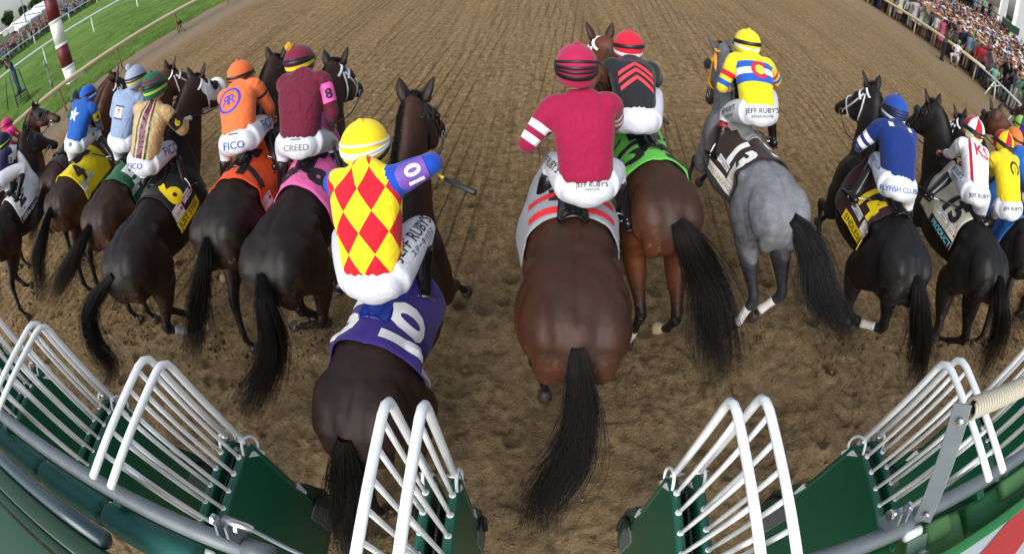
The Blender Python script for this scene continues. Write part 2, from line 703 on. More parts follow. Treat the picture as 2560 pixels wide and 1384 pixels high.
def build_turf():
    ps = -np.concatenate([np.arange(16.0, 34, .16), np.geomspace(34.2, 600, 60)])[::-1]
    qs = np.concatenate([np.arange(-8, 40, .16), np.geomspace(40.2, 900, 60)])
    Pm, Qm = np.meshgrid(ps, qs)
    Z = zg(Pm) + .012 + .05 * np.clip((-Pm - 16.0) / .5, 0, 1) + (.03 * fbm(Pm * 1.2, Qm * .8, 4, 70) + .05 * fbm(Pm * .3, Qm * .2, 3, 71)) * np.clip((-Pm - 16.0) / .6, 0, 1)
    X = Pm * math.cos(TA) + Qm * math.sin(TA)
    Y = -Pm * math.sin(TA) + Qm * math.cos(TA)
    edge = .14 * fbm(Qm[:, -1] * .9, Qm[:, -1] * 0 + 3, 3, 72)
    X[:, -1] += edge
    o = grid_mesh('turf', X, Y, Z, grass_mat())
    tag(o, kind='structure')
    # rough grass along the near edge and across the bank
    g = np.random.default_rng(3)
    V, F = [], []
    n = 26000
    p = -16.0 - np.abs(g.normal(0, 3.2, n)) + .1
    q = g.uniform(-2, 34, n)
    keep = np.hypot(p, q) < 36
    p, q = p[keep], q[keep]
    z = zg(p) + .02
    hgt = g.uniform(.04, .12, len(p))
    a = g.uniform(0, 6.28, len(p))
    ln = g.normal(0, .04, (len(p), 2))
    for i in range(len(p)):
        b = pq2w(p[i], q[i], z[i])
        d = np.array([math.cos(a[i]), math.sin(a[i]), 0]) * .014
        V += [b - d, b + d, b + np.array([ln[i, 0], ln[i, 1], hgt[i]])]
        F.append((3 * i, 3 * i + 1, 3 * i + 2))
    gm = paint('grass_blade', (.10, .20, .03), .7, .5, 3, bump=0, spec=.2)
    tag(mk('grass', (V, F), gm, None), kind='stuff')


build_turf()


def build_clods():
    """loose crumbs and clods of dirt thrown up around the horses"""
    g = np.random.default_rng(77)
    V, F = [], []
    k = 0
    for i in range(5200):
        x, y = g.uniform(-8, 8), abs(g.normal(2.6, 2.0)) + .3
        s = g.uniform(.006, .017) * (1.0 if g.random() < .93 else 2.0)
        z = float(zg(x)) + .02 + (.0 if g.random() < .97 else g.uniform(.03, .25))
        b = np.array([(1, 0, 0), (-1, 0, 0), (0, 1, 0), (0, -1, 0), (0, 0, 1), (0, 0, -1)], float) * s * g.uniform(.6, 1.25, (6, 1)) + np.array([x, y, z])
        V.append(b)
        for q in ((0, 2, 4), (2, 1, 4), (1, 3, 4), (3, 0, 4), (2, 0, 5), (1, 2, 5), (3, 1, 5), (0, 3, 5)):
            F.append(tuple(k + j for j in q))
        k += 6
    m = paint('dirt_clod', (.17, .115, .058), .95, .5, 40, bump=0, spec=.1)
    tag(mk('dirt_clods', (np.concatenate(V), F), m, None, smooth=False), kind='stuff')


build_clods()

# ------------------------------------------------------------------ horses
def coat(name, top, flank, dark=(.006, .005, .005), rough=.53, dapple=None, spec=.33):
    """short hair: two body tones broken up by noise, black points, white markings, gloss"""
    t = NT(name)
    n = t.noise(3.2, 4, .6)
    k = t.math('ADD', t.math('MULTIPLY', t.attr('flank'), .75), t.math('MULTIPLY', t.math('SUBTRACT', n, .5), .9), clamp=True)
    col = t.mix(k, top, flank)
    if dapple:
        d = t.noise(16, 3, .55, dist=.4)
        d = t.ramp(d, [(.36, 0.0), (.62, 1.0)])
        col = t.mix(t.math('MULTIPLY', d, .5), col, dapple)
    col = t.mix(t.math('MULTIPLY', t.ramp(t.noise(30, 5, .75), [(.42, 0.0), (.62, 1.0)]), .28), col, tuple(q * .5 for q in top))
    col = t.mix(t.attr('dark'), col, dark)
    sp = t.noise(24, 4, .7)
    mud = t.math('MULTIPLY', t.math('MULTIPLY', t.ramp(sp, [(.56, 0.0), (.74, 1.0)]), t.attr('mud')), .75)
    col = t.mix(mud, col, (.16, .115, .07))
    col = t.mix(t.attr('white'), col, (.55, .52, .47))
    t.l(col, t.b.inputs['Base Color'])
    t.set(Specular_IOR_Level=spec)
    hair = t.noise(130, 4, .75, stretch=(1, .35, .8))
    t.l(t.math('ADD', t.math('MULTIPLY', hair, .26), rough - .1), t.b.inputs['Roughness'])
    body = t.noise(7, 3, .5)
    t.bump(t.math('ADD', t.math('MULTIPLY', hair, .22), body), .30, .014)
    return t.m


COATS = {
    'bay': coat('coat_bay', (.038, .0165, .0105), (.165, .047, .014)),
    'darkbay': coat('coat_dark_bay', (.019, .0092, .0072), (.058, .020, .0095)),
    'brown': coat('coat_brown', (.022, .0105, .0068), (.125, .040, .0145)),
    'seal': coat('coat_seal', (.0085, .0060, .0054), (.052, .019, .0092), spec=.36),
    'black': coat('coat_black', (.0050, .0050, .0056), (.0125, .0082, .0068), spec=.36),
    'grey': coat('coat_grey', (.150, .158, .178), (.075, .08, .096), dark=(.020, .022, .030), dapple=(.225, .232, .252), rough=.6),
}


def hair_mat(name, col, col2):
    t = NT(name)
    t.l(t.mix(t.noise(14, 3), col, col2), t.b.inputs['Base Color'])
    t.set(Roughness=.5, Specular_IOR_Level=.22)
    return t.m


HAIR = hair_mat('black_horse_hair', (.004, .0036, .004), (.012, .009, .008))
HAIR_G = hair_mat('dark_grey_horse_hair', (.006, .006, .007), (.030, .030, .033))
HOOF = paint('hoof_horn', (.045, .035, .028), .5, .3, 20)
HOOF_PALE = paint('pale_hoof_horn', (.34, .25, .16), .5, .3, 20)
LEATHER_B = paint('black_leather', (.010, .009, .009), .35, .2, 60)
LEATHER_BR = paint('brown_leather', (.11, .035, .018), .4, .2, 60)
RUBBER_W = paint('white_webbing', (.72, .72, .74), .5, .05, 60)
STEEL = paint('steel', (.55, .55, .56), .3, .1, 40, metal=1)
EYE = paint('horse_eye', (.012, .007, .004), .08, .1, 5, bump=0)
FLEECE = paint('white_fleece', (.74, .73, .70), .9, .08, 120, bump=.6)
FLEECE_B = paint('black_fleece', (.012, .012, .012), .9, .2, 120, bump=.6)
WRAP_W = cloth_mat('white_bandage', (.66, .64, .60), .8, .2)
WRAP_G = cloth_mat('grey_bandage', (.22, .24, .26), .8, .2)
HOOD_W = cloth_mat('white_hood_cloth', (.72, .72, .72), .7, .15)
HOOD_B = cloth_mat('black_hood_cloth', (.012, .012, .016), .6, .15)
STRAP = {'white': RUBBER_W, 'black': LEATHER_B, 'brown': LEATHER_BR,
         'yellow': paint('yellow_webbing', (.80, .36, .015), .5, .08, 60),
         'red': paint('red_webbing', (.42, .06, .035), .45, .08, 60)}


def strands(guide, rad, n, r0=.0022, seg=14, wave=.012, splay=1.0, lenvar=.3, seed=0, side=None):
    """a lock of hair: n thin tapered strands around a guide polyline (world) with radii rad"""
    g = np.random.default_rng(seed)
    G = cr(np.column_stack([np.asarray(guide, float), np.asarray(rad, float)]), 6)
    s = np.concatenate([[0], np.cumsum(np.linalg.norm(np.diff(G[:, :3], axis=0), axis=1))])
    s /= s[-1]
    t = np.linspace(0, 1, seg)
    V, F = [], []
    T = nrm(np.gradient(G[:, :3], axis=0))
    ref = np.array([1.0, .1, .05]) if side is None else np.asarray(side, float)
    A = nrm(np.cross(np.broadcast_to(np.array([0, .0, 1.0]) + .01, T.shape), T))
    A = nrm(np.broadcast_to(ref, T.shape) - T * (T @ ref)[:, None])
    B = np.cross(T, A)
    k = 0
    clump = g.uniform(0, 2 * np.pi, 40)
    cph = g.uniform(0, 6.28, (40, 3))
    for i in range(n):
        L = 1 - lenvar * g.random() ** 1.3
        tt = t * L
        P = np.column_stack([np.interp(tt, s, G[:, j]) for j in range(3)])
        R = np.interp(tt, s, G[:, 3])
        Ai = np.column_stack([np.interp(tt, s, A[:, j]) for j in range(3)])
        Bi = np.column_stack([np.interp(tt, s, B[:, j]) for j in range(3)])
        c = g.integers(40)
        a = clump[c] + g.normal(0, .35)
        q = math.sqrt(g.random())
        sp = 1 + (splay * g.random() ** 5) * tt * 1.6
        w1 = wave * tt * np.sin(tt * (5 + 2 * np.sin(cph[c, 0])) + cph[c, 1]) * 2
        w2 = wave * tt * np.sin(tt * (6 + 2 * np.sin(cph[c, 1])) + cph[c, 2]) * 2
        ca, sa = math.cos(a) * q, math.sin(a) * q
        tw = .5 * tt * math.sin(cph[c, 0])
        P = P + Ai * ((ca * np.cos(tw) - sa * np.sin(tw)) * R * sp + w1)[:, None] + Bi * ((ca * np.sin(tw) + sa * np.cos(tw)) * R * sp + w2)[:, None]
        P[:, 2] -= .03 * (sp - 1) * tt
        rr = r0 * (1 - .75 * t) * g.uniform(.7, 1.25)
        for j in range(3):
            b = 2 * np.pi * j / 3
            V.append(P + Ai * (rr * math.cos(b))[:, None] + Bi * (rr * math.sin(b))[:, None])
        for m in range(seg - 1):
            for j in range(3):
                j2 = (j + 1) % 3
                F.append((k + j * seg + m, k + j2 * seg + m, k + j2 * seg + m + 1, k + j * seg + m + 1))
        k += 3 * seg
    return np.concatenate(V), F


class Horse:
    pass


def V3(v):
    return np.array([v[0], v[1], v[2]], float)


def seg_dist(P, a, b):
    ab = b - a
    t = np.clip(((P - a) @ ab) / (ab @ ab), 0, 1)
    return np.linalg.norm(P - (a + t[:, None] * ab), axis=1), t


def make_horse(n, d):
    h = Horse()
    T = V3(at(*d['T']))
    P = V3(at(*d['P']))
    fd = P - T
    ang = math.atan2(fd[1], fd[0])
    if 'hd' in d:                                    # the body's own heading, degrees left of the gate's normal
        ang = math.radians(90 + d['hd'])
    pit = math.radians(d.get('pitch', 0))
    sc = d.get('sc', .97)
    f = np.array([math.cos(ang) * math.cos(pit), math.sin(ang) * math.cos(pit), math.sin(pit)])
    l = np.array([-math.sin(ang), math.cos(ang), 0])
    u = np.cross(f, l)
    B0 = T - u * 1.45 * sc                            # local origin: on the ground under the tail
    Rm = np.array([f, l, u])                          # rows

    def W(p):
        return np.asarray(p, float) @ Rm * sc + B0

    def Loc(p):
        return (np.asarray(p, float) - B0) @ Rm.T / sc
    h.W, h.Loc, h.f, h.l, h.u, h.T, h.sc = W, Loc, f, l, u, T, sc
    base = np.array([*(W((.9, 0, 0))[:2]), 0.0])
    h.base = base
    hw = d.get('wide', 1.0)
    parts = []
    # trunk: rump to chest
    tor = np.array([
        (-.05, 0, 1.23, .09, .12), (.02, 0, 1.245, .165, .215), (.12, 0, 1.26, .235, .285), (.28, 0, 1.28, .285, .320),
        (.45, 0, 1.295, .278, .322), (.62, 0, 1.295, .232, .300), (.85, 0, 1.25, .250, .335), (1.08, 0, 1.225, .282, .36),
        (1.30, 0, 1.245, .245, .372), (1.48, 0, 1.26, .205, .345), (1.62, 0, 1.25, .175, .27), (1.72, 0, 1.25, .11, .16)])
    tor[:, 3] *= hw
    parts.append(loft(tor, seg=28, sub=4, power=2.25))
    # quarters, buttocks, points of hip, shoulder blades, withers
    for s in (1, -1):
        parts.append(ball((.22, s * .142 * hw, 1.335), (.28, .155, .235), 20, 14))
        parts.append(ball((.035, s * .125 * hw, 1.245), (.115, .098, .185), 20, 14))
        parts.append(ball((.38, s * .190 * hw, 1.20), (.22, .130, .25), 20, 14))
        parts.append(ball((.55, s * .215 * hw, 1.43), (.075, .055, .07), 14, 10))
        parts.append(ball((1.40, s * .135, 1.30), (.16, .10, .29), 18, 12))
    parts.append(loft([(1.0, 0, 1.50, .10, .09), (1.2, 0, 1.54, .085, .095), (1.38, 0, 1.56, .07, .085), (1.52, 0, 1.53, .07, .08)], seg=14))
    parts.append(loft([(.02, 0, 1.37, .055, .09), (.18, 0, 1.465, .05, .095), (.38, 0, 1.49, .06, .105), (.62, 0, 1.50, .09, .11), (.9, 0, 1.47, .12, .12)], seg=14))
    tv, tf = cat_vf(*parts)
    parts = [(W(tv), tf)]
    # neck and head
    pl = Loc(P)
    nd = np.array(d['N']) if 'N' in d else None
    if nd is not None:
        nose = V3(at(*nd))
        hdv = nrm(Loc(nose) - pl)
    else:
        hdv = nrm(np.array([.74, d.get('turn', 0), -.67]))
    up_h = nrm(np.array([0, 0, 1.0]) - hdv * hdv[2] + np.array([.25, 0, 0]))
    up_h = nrm(up_h - hdv * (up_h @ hdv))
    n0 = np.array([1.34, 0, 1.30])
    n3 = pl + np.array([0, 0, -.045]) - hdv * .02
    dirn = n3 - n0
    n1 = n0 + dirn * .34 + np.array([.03, 0, .02])
    n2 = n0 + dirn * .70 + np.array([.0, 0, .055])
    nu = nrm(np.cross(nrm(dirn), np.cross(np.array([0, 0, 1.0]), nrm(dirn))))
    neck = np.array([(*n0, .165, .31), (*n1, .128, .255), (*n2, .098, .195), (*n3, .084, .140), (*(n3 + nrm(hdv) * .06), .06, .095)])
    vv = loft(neck, up=nu, seg=20, sub=5)
    parts.append((W(vv[0]), vv[1]))
    HS = d.get('hs', 1.16)
    hdv0, up0 = hdv, up_h
    hdv, up_h = hdv * HS, up_h * HS
    hsec = []
    for s_, w_, hh in ((-.05, .052, .060), (.02, .078, .095), (.10, .098, .128), (.19, .098, .140), (.28, .080, .120), (.37, .062, .086), (.46, .054, .070), (.54, .058, .066), (.595, .048, .05)):
        hsec.append((*(pl + hdv * s_ - up_h * (hh - .045)), w_ * HS, hh * HS))
    vv = loft(hsec, up=up_h, seg=20, sub=4, power=2.3)
    parts.append((W(vv[0]), vv[1]))
    lat = np.cross(up0, hdv0) * HS
    for s in (1, -1):                                 # brow bones and cheeks
        for c_, r_ in (((.15, .078, -.005), (.055, .03, .035)), ((.20, .072, -.15), (.10, .03, .075)), ((.545, .038, -.03), (.03, .025, .03))):
            c = pl + hdv * c_[0] + lat * s * c_[1] + up_h * c_[2]
            vv = ball(c, r_, 12, 8, R=[hdv, lat, up_h])
            parts.append((W(vv[0]), vv[1]))
    h.pl, h.hdv, h.up_h, h.lat, h.n = pl, hdv, up_h, lat, (n0, n1, n2, n3)
    h.nu = nu
    # legs
    legs = d.get('legs', {})
    h.hooves, h.legpts = [], {}
    for key, s in (('hl', 1), ('hr', -1), ('fl', 1), ('fr', -1)):
        spec = legs.get(key)
        if key[0] == 'h':
            hip = np.array([.26, s * .135 * hw, 1.25])
            j = {'drive': [(.50, s * .205, .93), (.06, s * .165, .60), (-.10, s * .15, .26), (-.06, s * .15, .06)],
                 'under': [(.62, s * .20, .97), (.42, s * .16, .56), (.62, s * .15, .24), (.68, s * .15, .07)],
                 'lift': [(.58, s * .21, .95), (.20, s * .17, .60), (-.16, s * .155, .42), (-.26, s * .15, .26)]}
            kind = spec if isinstance(spec, str) else 'drive'
            q = [np.array(x) for x in j[kind]]
            if isinstance(spec, (list, tuple)):
                w3 = [Loc(V3(at(*x))) for x in spec]
                st = (hip + w3[0]) / 2 + np.array([.27, s * .045, .06])
                q = [st, w3[0], w3[1], w3[2]]
            st, hk, fe, to = q
            hip2 = hip * .45 + st * .55
            a = np.array([(*hip, .135, .22), (*(hip2 + np.array([-.02, s * .012, 0])), .130, .205), (*(st + np.array([-.06, 0, .0])), .10, .175),
                          (*(st * .58 + hk * .42 + np.array([-.01, 0, 0])), .080, .126), (*(st * .22 + hk * .78), .049, .070), (*hk, .047, .066)])
            b = np.array([(*hk, .047, .064), (*(hk * .72 + fe * .28), .036, .047), (*(hk * .3 + fe * .7), .031, .039), (*fe, .039, .046)])
        else:
            sh = np.array([1.46, s * .13, 1.18])
            j = {'fold': [(1.42, s * .165, .93), (1.72, s * .15, .82), (1.52, s * .14, .56), (1.40, s * .14, .50)],
                 'reach': [(1.46, s * .165, .95), (1.78, s * .15, .70), (1.98, s * .15, .42), (2.06, s * .15, .30)],
                 'stand': [(1.36, s * .165, .90), (1.36, s * .15, .52), (1.30, s * .15, .20), (1.36, s * .15, .06)]}
            kind = spec if isinstance(spec, str) else ('fold' if s > 0 else 'reach')
            q = [np.array(x) for x in j[kind]]
            if isinstance(spec, (list, tuple)):
                w3 = [Loc(V3(at(*x))) for x in spec]
                q = [np.array([1.46, s * .18, .95]), w3[0], w3[1], w3[2]]
            st, hk, fe, to = q
            a = np.array([(*sh, .10, .17), (*(sh * .5 + st * .5), .092, .14), (*st, .075, .105), (*(st * .5 + hk * .5), .054, .068), (*hk, .046, .052)])
            b = np.array([(*hk, .045, .05), (*(hk * .72 + fe * .28), .032, .036), (*(hk * .3 + fe * .7), .028, .032), (*fe, .036, .040)])
        if key[0] == 'h':
            a[2:, 3:] *= 1.08
            b[:, 3:] *= 1.12
        for x in (a, b):
            vv = loft(x, up=(1, 0, .01), seg=14, sub=4)
            parts.append((W(vv[0]), vv[1]))
        tv_ = nrm(to - fe)
        c = np.array([(*fe, .035, .04), (*(fe * .5 + to * .5), .029, .032), (*(to - tv_ * .035), .036, .042)])
        vv = loft(c, up=(1, 0, .3), seg=12, sub=3)
        parts.append((W(vv[0]), vv[1]))
        h.legpts[key] = (st, hk, fe, to)
        fw = np.array([1, 0, 0]) - tv_ * tv_[0]
        hv = loft([(*(to - tv_ * .045), .038, .043), (*(to - tv_ * .01), .050, .056), (*(to + tv_ * .035), .056, .064)], up=nrm(fw), seg=16, sub=2, cap=.05)
        h.hooves.append((W(hv[0]), hv[1], key))
    hm = HAIR_G if d['coatk'] == 'grey' else HAIR
    if 'tail' in d:
        pts = [T - f * .02 + u * .0]
        q = d['tail']
        zs = np.linspace(d['T'][2] - .10, d.get('tz', .5), len(q))
        if d.get('carry'):
            pts.append(T - f * .10 + u * d['carry'])
        for (px, py), z in zip(q, zs):
            pts.append(V3(at(px, py, z)))
    else:
        pts = [T, T - f * .10 - u * .04, T - f * .2 - u * .22, T - f * .26 - u * .5, T - f * .36 - u * .78]
    tail_pts = pts
    e1 = pts[1] + nrm(pts[2] - pts[1]) * .10
    parts.append(loft(np.column_stack([np.array([T + f * .10 - u * .03, T + f * .03 - u * .015, T * .4 + pts[1] * .6, pts[1], e1]), [.06, .052, .042, .034, .020], [.06, .050, .040, .032, .020]]), seg=12, sub=3, up=(1, .1, .2)))
    body = fuse(parts, d.get('voxel', .0165), 14, .5)
    V = body[0]
    L = Loc(V)
    me_ = bpy.data.meshes.new('tmp')
    me_.from_pydata(V.tolist(), [], body[1])
    nn_ = np.empty(len(V) * 3)
    me_.vertex_normals.foreach_get('vector', nn_)
    bpy.data.meshes.remove(me_)
    am = np.clip((L[:, 2] - .75) / .3, .15, 1)
    rel = np.array([noise.noise(Vector((q[0] * 5 + n, q[1] * 6, q[2] * 5))) + .55 * noise.noise(Vector((q[0] * 11, q[1] * 12 + n, q[2] * 10))) for q in L])
    V = V + nn_.reshape(-1, 3) * (rel * am * .0105)[:, None]
    for (pa, pb, dep, wid) in (((-.03, 1.40), (.13, .98), .017, .030), ((.63, 1.40), (.60, 1.06), .026, .060), ((.34, 1.50), (.10, 1.18), .011, .032), ((1.32, 1.45), (1.26, 1.0), .016, .040), ((.05, 1.12), (.30, .86), .014, .028)):
        a2, b2 = np.array(pa), np.array(pb)
        ab = b2 - a2
        L2 = L[:, [0, 2]]
        tt_ = np.clip(((L2 - a2) @ ab) / (ab @ ab), 0, 1)
        dd_ = np.linalg.norm(L2 - (a2 + tt_[:, None] * ab), axis=1)
        side_ = np.clip((np.abs(L[:, 1]) - .08) / .06, 0, 1)
        V = V - nn_.reshape(-1, 3) * (dep * np.exp(-(dd_ / wid) ** 2) * side_ * np.sin(np.pi * (.15 + .7 * tt_)))[:, None]
    sp_ = np.exp(-(L[:, 1] / .022) ** 2) * np.clip((L[:, 0] - .02) / .1, 0, 1) * np.clip((.85 - L[:, 0]) / .2, 0, 1) * (L[:, 2] > 1.4)
    V = V - nn_.reshape(-1, 3) * (.012 * sp_)[:, None]
    body = (V, body[1])
    # real colour zones: black points, socks, lighter flanks and muzzle
    dark = np.clip(1 - np.linalg.norm(V - (tail_pts[1] + nrm(tail_pts[2] - tail_pts[1]) * .04), axis=1) / .13, 0, 1) ** .7
    white = np.zeros(len(V))
    mud = np.zeros(len(V))
    for key, (st, hk, fe, to) in h.legpts.items():
        d1, t1 = seg_dist(L, st, hk)
        d2, t2 = seg_dist(L, hk, fe)
        d3, t3 = seg_dist(L, fe, to)
        near = np.minimum(d2, d3) < np.minimum(d1, .09)
        low = (L[:, 2] < 1.0)
        dark = np.where((d1 < .13) & low, np.maximum(dark, np.clip((t1 - d.get('dk', .45)) / .5, 0, 1)), dark)
        dark = np.where(near & low, 1, dark)
        if key in d.get('socks', ''):
            white = np.where((np.minimum(d2, d3) < .08) & ((d3 < d2) | (t2 > .72)), 1, white)
    hd_s = (L - pl) @ hdv0 / HS
    nearhead = np.linalg.norm(L - (pl + hdv * .3), axis=1) < .45
    dark = np.where(nearhead & (hd_s > .42), np.clip((hd_s - .42) / .12, 0, .8), dark)
    if d.get('star'):
        q = pl + hdv * .2 + up_h * .05
        white = np.where(np.linalg.norm((L - q) * [1, 1, 1], axis=1) < .05, 1, white)
    fl = np.clip((1.42 - L[:, 2]) / .35, 0, 1) * .8 + np.clip((np.abs(L[:, 1]) - .1) / .2, 0, 1) * .3
    fl = np.where(L[:, 0] > 1.5, .75, fl)
    mud = np.clip((1.25 - L[:, 2]) / .6, 0, 1) * np.clip((1.0 - L[:, 0]) / .6, .2, 1)
    for s in (1, -1):
        mud = np.maximum(mud, 1.6 * np.exp(-(np.linalg.norm(L - np.array([-.06, s * .15, 1.22]), axis=1) / .13) ** 2))
    h.body = body
    h.obj = mk('horse', body, d['coatm'], None, base, attrs={'dark': dark, 'white': white, 'flank': fl, 'mud': mud})
    tag(h.obj, d['label'], 'horse', 'racehorses leaving the gate')
    h.tree = bvh(body)
    # hooves, ears, eyes
    for v, fa, key in h.hooves:
        mk('hoof', (v, fa), HOOF_PALE if key in d.get('pale', '') else HOOF, h.obj, base)
    for s in (1, -1):
        back = -.25 if d.get('ears', 'up') == 'up' else -.75
        ed = nrm(up_h * .95 + hdv * back + lat * s * .42 + np.array([.2, 0, .3]))
        e0 = pl + hdv * .005 + lat * s * .060 + up_h * .025
        op = nrm(hdv + lat * s * .55)
        ear = loft([(*e0, .032, .030), (*(e0 + ed * .045), .044, .034), (*(e0 + ed * .095), .040, .027), (*(e0 + ed * .14), .022, .016), (*(e0 + ed * .17), .006, .006)],
                   up=op, seg=14, sub=3)
        v = ear[0]
        # hollow the side that faces forward and out
        q = (v - e0) @ op
        hgt = (v - e0) @ ed
        v = np.where(((q > 0) & (hgt > .03))[:, None], v - op * (q * 1.5)[:, None], v)
        mk('ear', (W(v), ear[1]), d['coatm'], h.obj, base, attrs={'dark': np.full(len(v), .55), 'flank': np.ones(len(v)) * .3, 'white': np.zeros(len(v)), 'mud': np.zeros(len(v))})
        ec = pl + hdv * .175 + lat * s * .095 + up_h * (-.02)
        e = ball(ec, (.024, .018, .022), 12, 8, R=[hdv, lat, up_h])
        mk('eye', (W(e[0]), e[1]), EYE, h.obj, base)
    # tail
    pts = tail_pts
    m = len(pts)
    rad = np.interp(np.linspace(0, 1, m), [0, .25, .6, 1], np.array([.030, .055, .082, .075]) * d.get('tw', 1))
    tv_, tf_ = strands(pts, rad, int(d.get('tn', 420) * 1.5), r0=.0019, seg=14, wave=.024, splay=1.5, lenvar=.55, seed=n, side=l)
    mk('tail', (tv_, tf_), hm, h.obj, base)
    # mane: a strip of hair along the crest, falling to one side, and a forelock
    mv = []
    side = d.get('mane', -1)
    crest = cr(np.array([W(n0 + nu * .28 + np.array([-.02, 0, 0])), W(n1 + nu * .240), W(n2 + nu * .182), W(n3 + nu * .128), W(pl + up_h * .035)]), 8)
    g = np.random.default_rng(100 + n)
    braid = d.get('braid')
    if braid:
        for i in range(12):
            p = crest[int(3 + i * (len(crest) - 5) / 12)]
            mk('mane_braid', loft([(*(p + l * side * .01), .012, .012), (*(p + l * side * .028 - u * .012), .021, .019), (*(p + l * side * .04 - u * .035), .015, .014), (*(p + l * side * .048 - u * .065), .008, .008)], up=f, seg=9, sub=3), hm, h.obj, base)
    else:
        for i in range(170):
            k = g.random() * (len(crest) - 1.01)
            a = int(k)
            p = crest[a] * (1 - k + a) + crest[a + 1] * (k - a)
            bl = g.uniform(.15, .26)
            o = l * side * g.uniform(.5, .9) - f * g.uniform(.05, .35)
            q = [p - u * .01, p + l * side * .045 + u * .006, p + o * bl * .45 - u * bl * .42, p + o * bl * .62 - u * bl * 1.0]
            mv.append(strands(q, [.004, .014, .020, .016], 9, r0=.0022, seg=7, wave=.004, lenvar=.5, seed=i + 1000 * n, side=f))
        for i in range(22):                               # forelock and the tuft between the ears
            p = W(pl + up_h * .03 - hdv * g.uniform(-.02, .05) + lat * g.uniform(-.03, .03))
            q = [p, p + u * .03 - f * .01, p + u * .03 + f * .05 + l * g.uniform(-.05, .05), p - u * .02 + f * .11 + l * g.uniform(-.07, .07)]
            mv.append(strands(q, [.004, .010, .014, .01], 7, r0=.0022, seg=6, wave=.004, lenvar=.5, seed=i + 7000 * n, side=l))
    if mv:
        mk('mane', cat_vf(*mv), hm, h.obj, base)
    else:
        mk('mane', tube(crest + u * .002, .012, 8), hm, h.obj, base)
    # bridle
    bm_ = STRAP[d.get('bridle', 'black')]

    def band(s_, tilt=0., wide=.012, thick=.006, frac=(0, 1), grow=.008):
        """strap round the head at distance s_ along it"""
        i = np.linspace(frac[0], frac[1], 28) * 2 * math.pi
        row = np.array([[-.05, .052, .060], [.02, .078, .095], [.10, .098, .128], [.19, .098, .140], [.28, .080, .120], [.37, .062, .086], [.46, .054, .070], [.54, .058, .066]])
        pth = []
        for a in i:
            ss = s_ + tilt * math.sin(a)
            w_ = np.interp(ss, row[:, 0], row[:, 1]) + grow
            hh = np.interp(ss, row[:, 0], row[:, 2]) + grow
            pth.append(pl + hdv * ss - up_h * (hh - grow - .045) + lat * w_ * math.cos(a) + up_h * hh * math.sin(a))
        pth = np.array(pth)
        out = [pth]
        return pth
    bparts = []

    def ribbon(pth, wd, th):
        pth = W(np.asarray(pth, float))
        ctr = W(pl + hdv * .2 - up_h * .08)
        hit = []
        for p in pth:
            nr, nn, _, dd = h.tree.find_nearest(Vector(p))
            if nr is not None and dd < .05:
                nn = np.array(nn)
                hit.append(np.array(nr) + nn * .006)
            else:
                hit.append(p)
        pth = np.array(hit)
        ups = nrm(pth - ctr)
        return loft(np.column_stack([pth, np.full(len(pth), wd * d.get('bw', 1.2)), np.full(len(pth), th)]), up=ups, seg=8, sub=2, power=4)
    bparts.append(ribbon(band(.34, 0, grow=.01), .011, .004))                 # noseband
    bparts.append(ribbon(band(.07, .03, frac=(.0, .5), grow=.012), .010, .004))    # browband
    crown = []
    for a in np.linspace(-.12, .62, 24) * 2 * math.pi:
        crown.append(pl - hdv * (.035 - .03 * math.sin(a)) + lat * .085 * math.cos(a) + up_h * (.062 * math.sin(a) - .05 if math.sin(a) < 0 else .075 * math.sin(a) - .05))
    bparts.append(ribbon(crown, .011, .004))
    for s in (1, -1):
        bparts.append(ribbon([pl + lat * s * .085 - up_h * .03 + hdv * .03, pl + lat * s * .106 - up_h * .07 + hdv * .16, pl + lat * s * .09 - up_h * .075 + hdv * .30, pl + lat * s * .066 - up_h * .075 + hdv * .44], .009, .004))
        bparts.append(ribbon([pl + lat * s * .085 - up_h * .04 + hdv * .0, pl + lat * s * .1 - up_h * .16 + hdv * .08, pl + lat * s * .055 - up_h * .235 + hdv * .16], .008, .004))
    bo = mk('bridle', cat_vf(*bparts), bm_, h.obj, base)
    for s in (1, -1):
        c = pl + lat * s * .066 - up_h * .085 + hdv * .455
        aa = np.linspace(0, 2 * math.pi, 17)
        mk('bit_ring', tube(W(np.array([c + (hdv * math.cos(a) + up_h * math.sin(a)) * .032 for a in aa])), .005, 6), STEEL, bo, base)
    h.rein0 = [W(pl + lat * s * .072 - up_h * .085 + hdv * .455) for s in (1, -1)]
    # hood / blinkers / sheepskin noseband
    hood = d.get('hood')
    if hood:
        hm_ = HOOD_W if hood == 'white' else HOOD_B
        rows = []
        N1, N2 = 10, 28
        for i in range(N1):
            ss = -.03 + .33 * i / (N1 - 1)
            rows.append(band(ss, 0, grow=.010)[:-1])
        R_ = np.array(rows)
        k2 = R_.shape[1]
        hv = W(R_.reshape(-1, 3))
        hf = []
        for i in range(N1 - 1):
            for j in range(k2):
                hf.append((i * k2 + j, i * k2 + (j + 1) % k2, (i + 1) * k2 + (j + 1) % k2, (i + 1) * k2 + j))
        ho = mk('blinker_hood', (hv, hf), hm_, h.obj, base)
        for s in (1, -1):
            c = pl + hdv * .17 + lat * s * .112 + up_h * (-.02)
            cup = ball(c, (.05, .03, .045), 14, 8, R=[hdv, lat, up_h])
            mk('blinker_cup', (W(cup[0]), cup[1]), HOOD_B if d.get('cup', 'black') == 'black' else HOOD_W, ho, base)
    elif d.get('cup'):
        for s in (1, -1):
            c = pl + hdv * .15 + lat * s * .122 + up_h * (-.005)
            cup = ball(c, (.055, .035, .05), 14, 8, R=[hdv, lat, up_h])
            mk('blinker_cup', (W(cup[0]), cup[1]), HOOD_B, h.obj, base)
